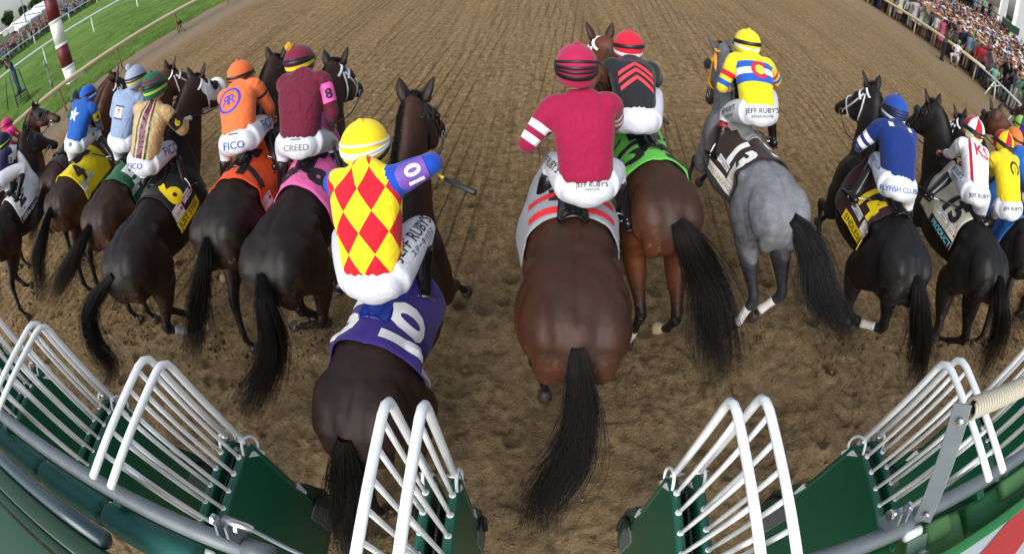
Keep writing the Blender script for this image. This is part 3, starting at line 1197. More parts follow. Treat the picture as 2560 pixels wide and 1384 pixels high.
    if d.get('fleece'):
        p_ = W(band(.36, 0, frac=(-.05, .55), grow=.035))
        mk('noseband_roll', tube(p_, .034, 12, cap=.8), FLEECE if d['fleece'] == 'white' else FLEECE_B, h.obj, base)
    # leg bandages
    for key, mm in d.get('wraps', {}).items():
        st, hk, fe, to = h.legpts[key]
        a, b = hk * .62 + fe * .38, hk * .02 + fe * .98
        w_ = loft([(*a, .039, .045), (*((a + b) / 2), .037, .042), (*b, .043, .049)], up=(1, 0, .01), seg=16, sub=3, cap=.1)
        mk('leg_bandage', (W(w_[0]), w_[1]), mm, h.obj, base)
    return h

GRP = 'racehorses leaving the gate'
HD = {
    10: dict(wide=.93, T=(865, 1085, 1.36), P=(1036, 262, 2.15), coatk='darkbay', tail=[(868, 1130), (870, 1200), (875, 1300), (882, 1400)], tz=.62, tn=800, tw=1.25, voxel=.013, mane=1,
             label='dark bay horse under the purple cloth, closest to the gate'),
    11: dict(T=(1445, 860, 1.42), P=(1497, 190, 2.00), hd=0, wide=1.16, sc=1.03, coatk='bay', tail=[(1448, 930), (1452, 1040), (1425, 1150), (1362, 1250), (1345, 1340)], tz=.45, tn=900, tw=1.2, voxel=.013,
             legs={'hl': [(1338, 900, .62), (1362, 955, .36), (1362, 985, .24)], 'hr': 'under'},
             label='glossy bay horse seen squarely from behind under a silver cloth'),
    12: dict(T=(1690, 548, 1.42), P=(1503, 105, 2.12), hd=6, coatk='bay', tail=[(1720, 600), (1768, 700), (1790, 830), (1806, 950)], tz=.42, tn=900, tw=1.75, bridle='white', braid=True, mane=-1,
             legs={'hl': [(1603, 785, .52), (1580, 838, .22), (1570, 858, .08)], 'hr': [(1692, 795, .52), (1668, 822, .30), (1646, 820, .25)]}, pale='hr', socks='hl', fleece='black', cup=True,
             label='bay horse with braided mane under the lime green cloth'),
    13: dict(T=(1978, 540, 1.42), P=(1806, 128, 1.95), N=(1786, 205, 1.55), hd=4, coatk='grey', tail=[(2000, 572), (2036, 640), (2052, 720), (2095, 795), (2125, 838)], tz=.5, tn=800, tw=1.6, bridle='yellow', bw=1.9, cup=True, mane=-1,
             legs={'hl': [(1886, 745, .52), (1842, 808, .26), (1828, 830, .16)], 'hr': [(1956, 735, .52), (1898, 775, .30), (1884, 788, .2)], 'fl': [(1738, 395, .85), (1722, 440, .62), (1712, 462, .52)]}, wraps={'hl': WRAP_W, 'hr': WRAP_W}, dk=.05,
             label='dappled grey horse with black tail and yellow bridle'),
    14: dict(T=(2290, 685, 1.42), P=(2180, 228, 2.12), N=(2108, 262, 1.75), hd=-8, coatk='black', tail=[(2296, 740), (2302, 830), (2296, 900), (2283, 965)], tz=.45, tn=700, tw=1.25, bridle='white', mane=-1,
             legs={'hl': [(2118, 778, .55), (2150, 800, .30), (2130, 815, .2)], 'hr': [(2208, 822, .48), (2150, 806, .40), (2118, 800, .34)]}, wraps={'hr': WRAP_W},
             label='black horse with white bridle and one white bandaged hind leg'),
    15: dict(T=(2497, 690, 1.42), P=(2332, 268, 2.08), N=(2282, 300, 1.73), hd=-8, coatk='black', tail=[(2502, 760), (2502, 830), (2480, 890), (2452, 950)], tz=.45, tn=600, tw=1.4, cup=True, mane=-1,
             legs={'hl': [(2345, 825, .5), (2300, 838, .35), (2270, 836, .28)], 'hr': [(2412, 850, .5), (2370, 850, .3), (2340, 842, .2)]},
             label='black horse under the cream cloth on the right'),
    16: dict(T=(2590, 640, 1.42), P=(2400, 305, 2.02), hd=-10, coatk='black', tn=300, bridle='white', mane=-1,
             label='black horse under the bright blue cloth'),
    17: dict(T=(2660, 600, 1.42), P=(2488, 283, 2.10), N=(2446, 302, 1.75), hd=-10, coatk='brown', tn=200, braid=True, cup=True, bridle='black', mane=1,
             label='brown horse with small braids and a black eye cup, far right'),
    18: dict(T=(2740, 560, 1.42), P=(2575, 262, 2.05), hd=-10, coatk='brown', tn=150, mane=1, label='brown horse almost out of frame beyond the one with braids, under the purple jockey'),
    8: dict(T=(655, 682, 1.42), P=(838, 170, 2.06), hd=2, coatk='seal', tail=[(662, 760), (680, 860), (650, 950), (600, 1040)], tz=.42, tn=800, tw=1.25, bridle='white', mane=1,
            legs={'hl': 'under', 'hr': [(808, 805, .5), (760, 815, .3), (740, 815, .2)]},
            label='dark seal brown horse under the pink cloth'),
    7: dict(T=(520, 592, 1.42), P=(690, 155, 2.06), hd=4, coatk='seal', tail=[(510, 660), (498, 740), (490, 820), (474, 905)], tz=.42, tn=600, tw=1.1, mane=1,
            legs={'hr': [(600, 640, .55), (575, 675, .3), (562, 692, .2)]}, pale='hr', wraps={},
            label='dark brown horse under the orange cloth'),
    6: dict(T=(285, 684, 1.42), P=(492, 205, 2.12), N=(566, 228, 1.75), hd=8, coatk='seal', tail=[(250, 730), (222, 790), (240, 860), (278, 910), (268, 960)], tz=.45, tn=700, bridle='white', mane=1, hood='white', fleece='white',
            legs={'hr': [(416, 822, .5), (470, 825, .36), (515, 812, .30)], 'hl': 'under'}, pale='hr', wraps={'hr': WRAP_G},
            label='dark brown horse wearing a white hood and white fleece noseband'),
    5: dict(T=(228, 560, 1.42), P=(425, 182, 2.10), N=(500, 200, 1.77), hd=9, coatk='brown', tail=[(200, 615), (172, 670), (150, 715), (128, 752)], tz=.5, tn=500, tw=1.2, bridle='white', mane=1, socks='fl',
            label='brown horse with a white bridle under the green cloth'),
    4: dict(T=(128, 520, 1.42), P=(283, 215, 2.05), hd=11, coatk='brown', tail=[(108, 590), (96, 650), (100, 700), (95, 750)], tz=.5, tn=500, tw=1.2, mane=1, bridle='white',
            label='brown horse under the yellow cloth on the left'),
    3: dict(T=(112, 462, 1.40), P=(285, 196, 1.95), hd=11, coatk='brown', tail=[(100, 520), (84, 570), (76, 620)], tz=.75, tn=300, mane=1,
            label='brown horse mostly hidden behind the yellow cloth horse'),
    2: dict(T=(-34, 606, 1.42), P=(66, 330, 2.08), N=(118, 352, 1.73), hd=12, coatk='seal', tn=200, mane=1, hood='black',
            legs={'hr': [(38, 690, .5), (62, 712, .3), (78, 712, .2)]},
            label='dark horse in a black hood under the white cloth on the left edge'),
    1: dict(T=(-24, 505, 1.42), P=(88, 274, 2.08), N=(143, 294, 1.75), hd=12, coatk='brown', tn=150, mane=1, hood='black', star=True,
            label='brown horse in a black hood beside the pink jockey'),
}
for _k, _d in HD.items():
    _d['coatm'] = COATS[_d['coatk']]
HORSES = {k: make_horse(k, d) for k, d in HD.items()}

# ------------------------------------------------------------------ saddle cloths and saddles
def drape(h, x, arc, off=.0):
    """a point on the horse's coat at local x, arc metres from the spine (positive to its left)"""
    R0 = .33
    phi = arc / R0
    if abs(phi) > 1.35:                                     # hangs straight below the round of the ribs
        extra = (abs(phi) - 1.35) * R0
        phi = math.copysign(1.35, phi)
    else:
        extra = 0.0
    c = np.array([x, 0, 1.24])
    dr = np.array([0, math.sin(phi), math.cos(phi)])
    p0 = h.W(c + dr * .75)
    p1 = h.W(c)
    dv = Vector(p1 - p0)
    L_ = dv.length
    hit, nn, _, _ = h.tree.ray_cast(Vector(p0), dv / L_, L_)
    if hit is None:
        q, nv = h.W(c + dr * .30), h.W(c + dr) - h.W(c)
    else:
        q = np.array(hit)
        nv = np.array(nn)
        if nv @ (p1 - p0) > 0: nv = -nv
    nv = nrm(nv * .5 + nrm(p0 - p1) * .5)
    q = q + nv * off
    if extra:
        dn = -h.u * extra + nrm(p0 - p1) * extra * .10
        q = q + dn
    return q


def drape_flat(h, flat, x0, arc0, side, off, scale=1.0, rot=0.0):
    """lettering on the cloth: side +1 left, -1 right; upright for somebody standing on that side"""
    V, F = flat
    c, s = math.cos(rot), math.sin(rot)
    V = np.asarray(V, float) * scale
    V = np.column_stack([V[:, 0] * c - V[:, 1] * s, V[:, 0] * s + V[:, 1] * c])
    out = [drape(h, x0 + (-side) * a, side * (arc0 - b), off) for a, b in V]
    return np.array(out), F


def make_cloth(n, h, d):
    x0, x1, hang = d.get('x0', .62), d.get('x1', 1.42), d.get('hang', .56)
    nx, na = 22, 44
    g = np.random.default_rng(n)
    V, F = [], []
    ph = g.uniform(0, 6, 4)
    top, bot = [], []
    for i in range(nx):
        for j in range(na):
            a = -hang + 2 * hang * j / (na - 1)
            t = i / (nx - 1)
            back = .045 * math.cos(a / hang * 1.5) if d.get('curved', True) else 0
            x = x0 + (x1 - x0) * t + back * (1 - t) * 1.0 + .012 * math.sin(a * 9 + ph[0]) * (1 - t)
            fl = .006 + .010 * max(0, math.sin(a * 14 + x * 9 + ph[1])) + .012 * (1 - t) * abs(a) / hang
            top.append(drape(h, x, a, .014 + fl))
            bot.append(drape(h, x, a, .006 + fl))
    V = np.array(top + bot)
    m = nx * na
    for i in range(nx - 1):
        for j in range(na - 1):
            q = (i * na + j, i * na + j + 1, (i + 1) * na + j + 1, (i + 1) * na + j)
            F.append(q)
            F.append(tuple(m + k for k in q[::-1]))
    for i in range(nx - 1):
        for j in (0, na - 1):
            q = (i * na + j, (i + 1) * na + j, m + (i + 1) * na + j, m + i * na + j)
            F.append(q if j == 0 else q[::-1])
    for j in range(na - 1):
        for i in (0, nx - 1):
            q = (i * na + j, m + i * na + j, m + i * na + j + 1, i * na + j + 1)
            F.append(q if i == 0 else q[::-1])
    o = mk('saddle_cloth', (V, F), d['mat'], None, h.base)
    tag(o, d['label'], 'saddle cloth', 'numbered saddle cloths')
    tr = bvh((V, F))

    def lay(flat, x, arc, side, off=.006, **k):
        """outermost of coat, cloth: push the lettering just above the cloth"""
        v, f = drape_flat(h, flat, x, arc, side, .03, **k)
        out = []
        for p in v:
            q, nn, _, _ = tr.find_nearest(Vector(p))
            w = nrm(np.array(p) - h.W((h.Loc(p)[0], 0, 1.24)))
            hit, hn, _, dist_ = tr.ray_cast(Vector(np.array(p) + w * .25), Vector(-w), .5)
            b = np.array(hit) if hit is not None else np.array(q)
            out.append(b + w * off)
        return np.array(out), f
    for (txt, x, arc, side, size, mat_) in d.get('num', []):
        mk('number', lay(text_mesh(txt, size, bold=.045, maxe=.03), x, arc, side), mat_, o, h.base, smooth=False)
    for (x, arc, side, w_, h_, mat_, lines) in d.get('panels', []):
        pm = poly2([(-w_ / 2, -h_ / 2), (w_ / 2, -h_ / 2), (w_ / 2, h_ / 2), (-w_ / 2, h_ / 2)], .03)
        p = mk(lines[0] if lines else 'patch', lay(pm, x, arc, side, .004), mat_, o, h.base, smooth=False)
        for (txt, dx, dy, size, m2) in lines[1]:
            mk('lettering', lay(text_mesh(txt, size, bold=.012, maxe=.03), x + (-side) * dx, arc - dy, side, .0065), m2, p, h.base, smooth=False)
    return o


def make_saddle(n, h, mat_, label):
    """small racing saddle with flaps, leathers and irons"""
    x0 = h.sx - .10
    parts = []
    rows = []
    for x, w_, z_ in ((x0 + .02, .06, .048), (x0 + .06, .085, .042), (x0 + .14, .085, .026), (x0 + .24, .075, .03), (x0 + .32, .055, .055)):
        rows.append([drape(h, x, a * w_ / 1.0, .026 + z_ * (1 - (a * .9) ** 2) ) for a in np.linspace(-1, 1, 13)])
    R_ = np.array(rows)
    R2 = np.array([[cr(R_[:, j], 5)] for j in range(13)])[:, 0]       # 13 x m x 3
    m = R2.shape[1]
    topv = R2.transpose(1, 0, 2).reshape(-1, 3)
    low = topv - h.u * .025
    V = np.vstack([topv, low])
    F = []
    k = m * 13
    for i in range(m - 1):
        for j in range(12):
            q = (i * 13 + j, i * 13 + j + 1, (i + 1) * 13 + j + 1, (i + 1) * 13 + j)
            F.append(q)
            F.append(tuple(k + a for a in q[::-1]))
    for i in range(m - 1):
        for j in (0, 12):
            F.append((i * 13 + j, (i + 1) * 13 + j, k + (i + 1) * 13 + j, k + i * 13 + j))
    for j in range(12):
        for i in (0, m - 1):
            F.append((i * 13 + j, i * 13 + j + 1, k + i * 13 + j + 1, k + i * 13 + j))
    o = mk('racing_saddle', (V, F), mat_, None, h.base)
    tag(o, label, 'saddle', 'racing saddles')
    for s in (1, -1):
        pts = []
        nx, na = 8, 8
        fv, ff = [], []
        for i in range(nx):
            for j in range(na):
                t, q = i / (nx - 1), j / (na - 1)
                fv.append(drape(h, x0 + .22 + .12 * t + .02 * q, s * (.05 + .08 * q), .036))
        for i in range(nx - 1):
            for j in range(na - 1):
                ff.append((i * na + j, i * na + j + 1, (i + 1) * na + j + 1, (i + 1) * na + j))
        mk('saddle_flap', (np.array(fv), ff), mat_, o, h.base)
        a = h.W((x0 + .30, s * .20, 1.55))
        b = h.foot[s] if hasattr(h, 'foot') else h.W((1.12, s * .34, 1.12))
        fwd = h.f
        il = nrm(a - b)
        arch = [b + fwd * .0 + h.l * .06 * math.cos(t_) + il * (.13 * math.sin(t_)) for t_ in np.linspace(0, math.pi, 13)]
        arch = [b + h.l * .06 - il * .0] + arch[1:-1] + [b - h.l * .06]
        ir = cat_vf(tube(np.array(arch), .007, 8), tube(np.array([b + h.l * .062, b - h.l * .062]), np.array([.011, .011]), 8))
        mk('stirrup_iron', ir, STEEL, o, h.base)
        mk('stirrup_leather', loft([(*(b + il * .13), .011, .004), (*((a + b + il * .13) / 2 + h.l * s * .01), .011, .004), (*a, .011, .004)], up=h.l, seg=8, sub=3, power=4), LEATHER_B, o, h.base)
    return o

# ------------------------------------------------------------------ jockeys
SKIN = paint('skin', (.50, .27, .19), .5, .08, 30, spec=.35)
BREECH = cloth_mat('white_breeches_cloth', (.62, .64, .70), .55, .2, spec=.3, scale=9)
BOOT = paint('polished_black_boot', (.007, .007, .008), .14, .2, 30, bump=.08)
SOCK = cloth_mat('black_stretch_cloth', (.010, .010, .012), .7, .2)
GOGGLE = paint('black_goggle_strap', (.010, .010, .012), .45, .2, 60)
GOGGLE_W = paint('white_goggle_strap', (.72, .72, .72), .5, .08, 60)
LENS = paint('goggle_lens', (.05, .05, .055), .1, .1, 10, bump=0)
INK = {k: paint('ink_' + k, v, .6, .04, 40) for k, v in {
    'black': (.012, .012, .014), 'white': (.78, .78, .78), 'blue': lin((40, 90, 160)), 'red': lin((190, 25, 40)), 'yellow': lin((245, 215, 20)), 'navy': lin((30, 35, 80)),
    'royal': lin((45, 60, 190)), 'crimson': lin((190, 30, 50)), 'orange': lin((245, 130, 70)), 'purple': lin((110, 75, 165)), 'pink': lin((235, 95, 175)), 'chev': lin((235, 60, 70)),
    'grey': lin((120, 120, 125)), 'green': lin((40, 110, 60)), 'gold': lin((190, 150, 80)), 'cyan': lin((120, 200, 210)), 'scarlet': lin((215, 40, 50)), 'lemon': lin((250, 225, 60)), 'neon': lin((200, 230, 60))}.items()}


def plain(c, v=.07):
    def f(t):
        return t.mix(t.noise(4, 3), tuple(q * (1 - v) for q in c), tuple(min(1, q * (1 + v)) for q in c))
    return f


def step(t, x, e):
    return t.math('GREATER_THAN', x, e)


def inside(t, x, a, b):
    return t.math('MULTIPLY', t.math('GREATER_THAN', x, a), t.math('LESS_THAN', x, b))


def sleeved(body, arm_base, bands=()):
    """body pattern on the torso; sleeves of arm_base with (a, b, colour) bands along the arm"""
    def f(t):
        c = body(t)
        a = t.attr('arm')
        s = arm_base
        if arm_base is None:
            s = c
        for p, q, col in bands:
            s = t.mix(inside(t, a, p, q), s, col)
        return t.mix(step(t, a, .02), c, s)
    return f


def diamonds(c1, c2, du, dv):
    def f(t):
        u = t.math('DIVIDE', t.attr('pu'), du)
        v = t.math('DIVIDE', t.attr('pv'), dv)
        a = t.math('FLOOR', t.math('ADD', u, v))
        b = t.math('FLOOR', t.math('SUBTRACT', u, v))
        p = t.math('FLOORED_MODULO', t.math('ADD', a, b), 2.0)
        return t.mix(p, c1, c2)
    return f


def vstripes(base, rows):
    def f(t):
        c = base
        u = t.attr('pu')
        for a, b, col in rows:
            c = t.mix(inside(t, u, a, b), c, col)
        if isinstance(c, tuple):
            return plain(c)(t)
        return c
    return f


def hbands(base, rows):
    def f(t):
        c = base
        v = t.attr('pv')
        for a, b, col in rows:
            c = t.mix(inside(t, v, a, b), c, col)
        return c
    return f


def cap_pattern(base, stripes=(), quarters=None):
    def f(t):
        c = base
        if quarters:
            az = t.math('MULTIPLY', t.attr('haz'), quarters[1] / 2.0)
            p = t.math('GREATER_THAN', t.math('FLOORED_MODULO', az, 1.0), .5)
            c = t.mix(p, base, quarters[0])
        for a, b, col in stripes:
            c = t.mix(inside(t, t.attr('hv'), a, b), c, col)
        if isinstance(c, tuple):
            return plain(c, .04)(t)
        return c
    return f


RED, YEL, BLU = lin((205, 25, 45)), lin((250, 220, 35)), lin((30, 85, 200))


def hand(p, fw, up, s, grip=True):
    """palm, four fingers of different lengths curled round the rein, and a thumb from the side of the palm"""
    fw, up = nrm(fw), np.asarray(up, float)
    up = nrm(up - fw * (up @ fw))
    sd = np.cross(fw, up) * s                          # towards the thumb side
    parts = [loft([(*(p - fw * .045), .020, .024), (*(p - fw * .01), .016, .036), (*(p + fw * .035), .014, .040)], up=sd, seg=12, sub=3)]
    for k, (o_, L_) in enumerate(((.030, .068), (.010, .078), (-.010, .072), (-.029, .056))):
        a = p + fw * .036 + sd * o_
        b = a + fw * L_ * .42 - up * .008
        c = b + fw * L_ * .10 - up * L_ * .42
        e = c - fw * L_ * .30 - up * L_ * .10
        parts.append(tube(np.array([a - fw * .01, a, b, c, e]), np.array([.0095, .0095, .009, .0085, .007]), 8, sub=2, up=sd))
    a = p - fw * .015 + sd * .03
    parts.append(tube(np.array([a, a + sd * .018 + fw * .022 - up * .008, a + sd * .012 + fw * .055 - up * .022]), np.array([.012, .0105, .008]), 8, sub=2, up=up))
    return cat_vf(*parts)


def ik(a, c, l1, l2, pole):
    """middle joint of a two-bone chain"""
    d = c - a
    L_ = np.linalg.norm(d)
    L2 = min(L_, (l1 + l2) * .999)
    x = (l1 * l1 - l2 * l2 + L2 * L2) / (2 * L2)
    hgt = math.sqrt(max(l1 * l1 - x * x, 0))
    n = d / L_
    p = np.asarray(pole, float)
    p = nrm(p - n * (p @ n))
    return a + n * x + p * hgt


def make_jockey(n, h, d):
    hp = V3(at(*d['hp'], d.get('hz', 1.84)))
    ms = V3(reach(*d['ms'], Vector(hp), d.get('tl', .46)))
    hc = V3(reach(*d['hc'], Vector(ms), .20))
    a = nrm(ms - hp)
    r = nrm(-h.l + h.f * d.get('twist', 0))
    r = nrm(r - a * (r @ a))
    nb = np.cross(r, a)                                 # out of the back
    base = h.base
    near = n in (10, 11, 8, 12, 13, 14, 7, 6)
    S = d.get('bs', 1.0)
    sh = {1: ms - r * .165 * S - a * .02, -1: ms + r * .165 * S - a * .02}
    hip = {1: hp - r * .085 + a * .02, -1: hp + r * .085 + a * .02}
    foot, knee, elb, hnd = {}, {}, {}, {}
    for s, K in ((1, 'L'), (-1, 'R')):
        f0 = h.W((d.get('fx', 1.02), s * d.get('fl', .385), d.get('fz', 1.25)))
        if K + 'F' in d:
            f0 = V3(reach(*d[K + 'F'], Vector(f0), .0001)) if False else V3(ray_near(*d[K + 'F'], f0))
        foot[s] = f0
        if K + 'K' in d:
            knee[s] = V3(reach(*d[K + 'K'], Vector(hip[s]), .41, d.get('kfar', True)))
        else:
            knee[s] = ik(hip[s], f0, .41, .42, h.f * 1.0 + h.l * s * .45 + h.u * .5)
        dd = foot[s] - knee[s]
        L_ = np.linalg.norm(dd)
        if L_ > .46 or L_ < .36:
            foot[s] = knee[s] + dd / L_ * (.44 if L_ > .46 else .38)
        if K + 'E' in d:
            elb[s] = V3(ray_near(*d[K + 'E'], sh[s])) if d.get('enear') else V3(reach(*d[K + 'E'], Vector(sh[s]), .27, d.get('efar', True)))
        else:
            elb[s] = None
        h0 = h.W(h.n[0] * .55 + h.n[1] * .45 + np.array([.0, 0, .24])) + h.l * s * .09
        if K + 'H' in d:
            h0 = V3(ray_near(*d[K + 'H'], h0))
        if elb[s] is None:
            elb[s] = ik(sh[s], h0, .27, .25, h.l * s * 1.0 - h.u * .6 - h.f * .2)
        dd = h0 - elb[s]
        L_ = np.linalg.norm(dd)
        hnd[s] = elb[s] + dd / L_ * min(max(L_, .2), .27)
    h.foot = {s: foot[s] - h.u * .035 for s in foot}
    h.hand = hnd
    fwd = nrm(hc - ms + h.f * .6)
    hf = nrm(h.f * 1.0 - h.u * d.get('look', .08) + h.l * d.get('hturn', 0))
    hu = nrm(h.u + (hc - ms) * .5)
    hu = nrm(hu - hf * (hu @ hf))
    hl = np.cross(hu, hf)
    # --- the body: one continuous figure
    B = []
    B.append(loft([(*(hp - a * .07), .09, .075), (*hp, .115, .09), (*(hp + a * .15), .105, .075), (*(hp + a * .33), .115, .075), (*(ms - a * .05), .10, .055), (*(ms + a * .04), .05, .045)], up=nb, seg=20, sub=4))
    nk = hc - hu * .10 - hf * .03
    B.append(tube(np.array([ms - a * .03, ms * .5 + nk * .5, nk + hu * .03]), np.array([.06, .052, .052]), 14, 3))
    B.append(ball(hc, (.088, .072, .105), 18, 14, R=[hf, hl, hu]))
    B.append(loft([(*(hc - hu * .03 + hf * .03), .062, .07), (*(hc - hu * .075 + hf * .045), .052, .055), (*(hc - hu * .115 + hf * .06), .032, .034)], up=hf, seg=14, sub=3))
    B.append(loft([(*(hc + hf * .083 - hu * .005), .010, .010), (*(hc + hf * .103 - hu * .035), .014, .014), (*(hc + hf * .094 - hu * .05), .017, .010)], up=hf, seg=10, sub=2))
    B.append(ball(hc + hf * .082 - hu * .077, (.010, .024, .007), 10, 6, R=[hf, hl, hu]))
    for s in (1, -1):
        B.append(ball(hc + hl * s * .074 - hu * .025 - hf * .005, (.020, .010, .032), 10, 8, R=[hf, hl, hu]))
        B.append(tube(np.array([ms * .7 + sh[s] * .3, sh[s], elb[s], hnd[s] - nrm(hnd[s] - elb[s]) * .03]), np.array([.035, .042, .034, .025]), 12, 3))
        B.append(tube(np.array([hip[s], hip[s] * .5 + knee[s] * .5, knee[s], knee[s] * .6 + foot[s] * .4, foot[s]]), np.array([.075, .065, .045, .043, .03]), 12, 3))
    po = mk('person', fuse(B, .011, 3), SKIN, None, base)
    tag(po, d['label'], 'jockey', 'jockeys on the racehorses')
    # eyes and eyebrows
    ev = []
    for s in (1, -1):
        e = mk('eye', ball(hc + hf * .080 + hl * s * .031 + hu * .006, (.007, .013, .009), 10, 8, R=[hf, hl, hu]), EYE, po, base)
    # --- hands
    for s in (1, -1):
        fd = nrm(hnd[s] - elb[s])
        mk('hand', hand(hnd[s], nrm(fd * .7 + h.f * .4), nrm(h.u - fd * (h.u @ fd)), -s if s > 0 else 1), d.get('glove', SKIN), po, base)
    # --- silks
    J = []
    w = d.get('w', 1.0)
    J.append(loft([(*(hp + a * .005 + nb * .006), .136 * w, .116), (*(hp + a * .035 + nb * .010), .156 * w, .128), (*(hp + a * .08 + nb * .012), .160 * w, .126), (*(hp + a * .16 + nb * .018), .164 * w, .120), (*(hp + a * .27 + nb * .026), .176 * w, .120), (*(hp + a * .37 + nb * .022), .186 * w, .110),
                   (*(ms - a * .03 + nb * .008), .182 * w, .094), (*(ms + a * .02), .150 * w, .080), (*(ms + a * .055), .095 * w, .070), (*(ms + a * .08), .060, .058)], up=nb, seg=26, sub=5, power=2.3))
    for s in (1, -1):
        m_ = sh[s] * .5 + elb[s] * .5
        wr = hnd[s] - nrm(hnd[s] - elb[s]) * .055
        J.append(loft([(*(ms * .45 + sh[s] * .55 - a * .02), .080, .076), (*(sh[s] - a * .005), .078, .074), (*m_, .068, .062), (*(elb[s] * .85 + m_ * .15), .056, .054), (*(elb[s] * .9 + wr * .1), .054, .052), (*(elb[s] * .45 + wr * .55), .050, .046), (*wr, .038, .034)], up=nb, seg=16, sub=4))
    for s in (1, -1):                                    # shoulder blades under the cloth
        J.append(ball(ms - a * .115 - r * s * .088 + nb * .048, (.062, .10, .050), 14, 10, R=[r, a, nb]))
    jv, jf = fuse(J, .0105 if near else .014, 4, .5)
    jv = wrinkle(jv, jf, n, .0020)
    gp = np.clip(1 - ((jv - hp) @ a - .0) / .11, 0, 1) * (np.abs((jv - hp) @ a) < .2)
    an_ = np.arctan2((jv - hp) @ r, (jv - hp) @ nb + .05)
    jv = jv + (r[None] * np.sin(an_)[:, None] + nb[None] * np.cos(an_)[:, None]) * (gp * .0035 * np.sin(an_ * 23 + n + 2 * np.sin(an_ * 5)))[:, None]
    arm = np.zeros(len(jv))
    best = np.full(len(jv), 9.)
    dt, tt = seg_dist(jv, hp, ms)
    for s in (1, -1):
        s0 = sh[s]
        d1, t1 = seg_dist(jv, s0 + nrm(elb[s] - s0) * .035, elb[s])
        d2, t2 = seg_dist(jv, elb[s], hnd[s])
        lat_ = (jv - ms) @ (-r * s)
        isarm = (np.minimum(d1, d2) < d.get('sr', .086)) & ((lat_ > d.get('sl', .142) * S) | (d2 < .07) | ((d1 < .075) & (t1 > .25) & (np.abs((jv - hp) @ r) > .165 * w)))
        arm = np.where(isarm, np.where(d1 <= d2, .05 + .5 * t1, .55 + .45 * t2), arm)
    q = jv - hp
    pu = np.arctan2(q @ r, q @ nb + .05) * .165
    pv = q @ a
    jo = mk('silks', (jv, jf), d['silk'], po, base, attrs={'arm': arm, 'pu': pu, 'pv': pv})
    jt = bvh((jv, jf))
    # --- breeches and boots
    L_ = []
    L_.append(loft([(*(hp - a * .105 - nb * .03), .085, .075), (*(hp - a * .075 - nb * .0), .135, .116), (*(hp - a * .02 + nb * .008), .150, .124), (*(hp + a * .06), .140, .112), (*(hp + a * .11), .128, .10)], up=nb, seg=24, sub=4, power=2.2))
    for s in (1, -1):
        k_ = knee[s]
        e_ = knee[s] * .70 + foot[s] * .30
        L_.append(ball(hp - a * .055 - r * s * .084 + nb * .012, (.084, .088, .108), 16, 12, R=[r, a, nb]))
        dirk = nrm(k_ - hip[s])
        L_.append(loft([(*(hip[s] - dirk * .02 - a * .05), .118, .118), (*(hip[s] * .68 + k_ * .32 - a * .018), .112, .110), (*(hip[s] * .35 + k_ * .65), .098, .096), (*(hip[s] * .08 + k_ * .92), .080, .078), (*(k_ * .85 + e_ * .15), .074, .072), (*(k_ * .4 + e_ * .6), .060, .058), (*e_, .053, .052)], up=nrm(h.f + h.u * .4), seg=18, sub=4))
    bv, bf = fuse(L_, .0105 if near else .014, 4, .5)
    bv = wrinkle(bv, bf, n + 50, .0011)
    bo = mk('breeches', (bv, bf), BREECH, po, base)
    bt = bvh((bv, bf))
    for s in (1, -1):
        k_, f_ = knee[s], foot[s]
        sd = nrm(k_ - f_)
        top = k_ * .80 + f_ * .20
        toe = nrm(h.f + h.l * s * .18 - h.u * .12)
        mk('sock', loft([(*(k_ * .86 + f_ * .14), .054, .053), (*(k_ * .7 + f_ * .3), .057, .056)], up=h.f, seg=16, sub=3), SOCK, po, base)
        fu = nrm(sd - toe * (sd @ toe))
        bp = [loft([(*(k_ * .74 + f_ * .26), .054, .057), (*(k_ * .60 + f_ * .40), .058, .062), (*(k_ * .35 + f_ * .65), .048, .052), (*(k_ * .08 + f_ * .92), .040, .047), (*(f_ - sd * .02), .040, .05)], up=h.f, seg=16, sub=4),
              loft([(*(f_ - toe * .065 - sd * .035), .032, .036), (*(f_ - sd * .03), .040, .042), (*(f_ + toe * .07 - sd * .045), .044, .032), (*(f_ + toe * .13 - sd * .052), .038, .024), (*(f_ + toe * .165 - sd * .055), .020, .016)], up=fu, seg=16, sub=3)]
        bb = fuse(bp, .009, 2)
        b_ = mk('boot', bb, BOOT, po, base)
        so = loft([(*(f_ - toe * .07 - sd * .072), .030, .007), (*(f_ + toe * .05 - sd * .078), .042, .007), (*(f_ + toe * .15 - sd * .076), .030, .006)], up=fu, seg=12, sub=3, power=4)
        mk('sole', so, LEATHER_B, b_, base)
        if d.get('cuff'):
            mk('boot_cuff', loft([(*(k_ * .72 + f_ * .28), .060, .063), (*(k_ * .60 + f_ * .40), .063, .067)], up=h.f, seg=16, sub=2, cap=.1), d['cuff'], b_, base)
    # --- helmet
    hw, hl_, hh = .122, .148, .128
    hcn = hc + hu * .022 - hf * .008
    N1, N2 = 22, 40
    HV, HF, hv, haz = [], [], [], []
    for i in range(N1):
        th = math.pi * (.02 + .72 * i / (N1 - 1))
        for j in range(N2):
            az = 2 * math.pi * j / N2
            dz = math.cos(th)
            rr = math.sin(th)
            if th > math.pi / 2:                         # the sides come nearly straight down
                rr = math.sin(th) ** .45
            x_, y_ = rr * math.cos(az), rr * math.sin(az)
            low = .0 if dz > -.2 else 0
            p = hcn + hf * x_ * hl_ + hl * y_ * hw + hu * (dz * hh - .02 * max(0, -dz) * max(0, -x_))
            HV.append(p)
            hv.append(dz)
            haz.append(az / (2 * math.pi))
    for i in range(N1 - 1):
        for j in range(N2):
            k = (j + 1) % N2
            HF.append((i * N2 + j, i * N2 + k, (i + 1) * N2 + k, (i + 1) * N2 + j)[::-1])
    HF.append(tuple(range(N2)))
    k0 = len(HV)
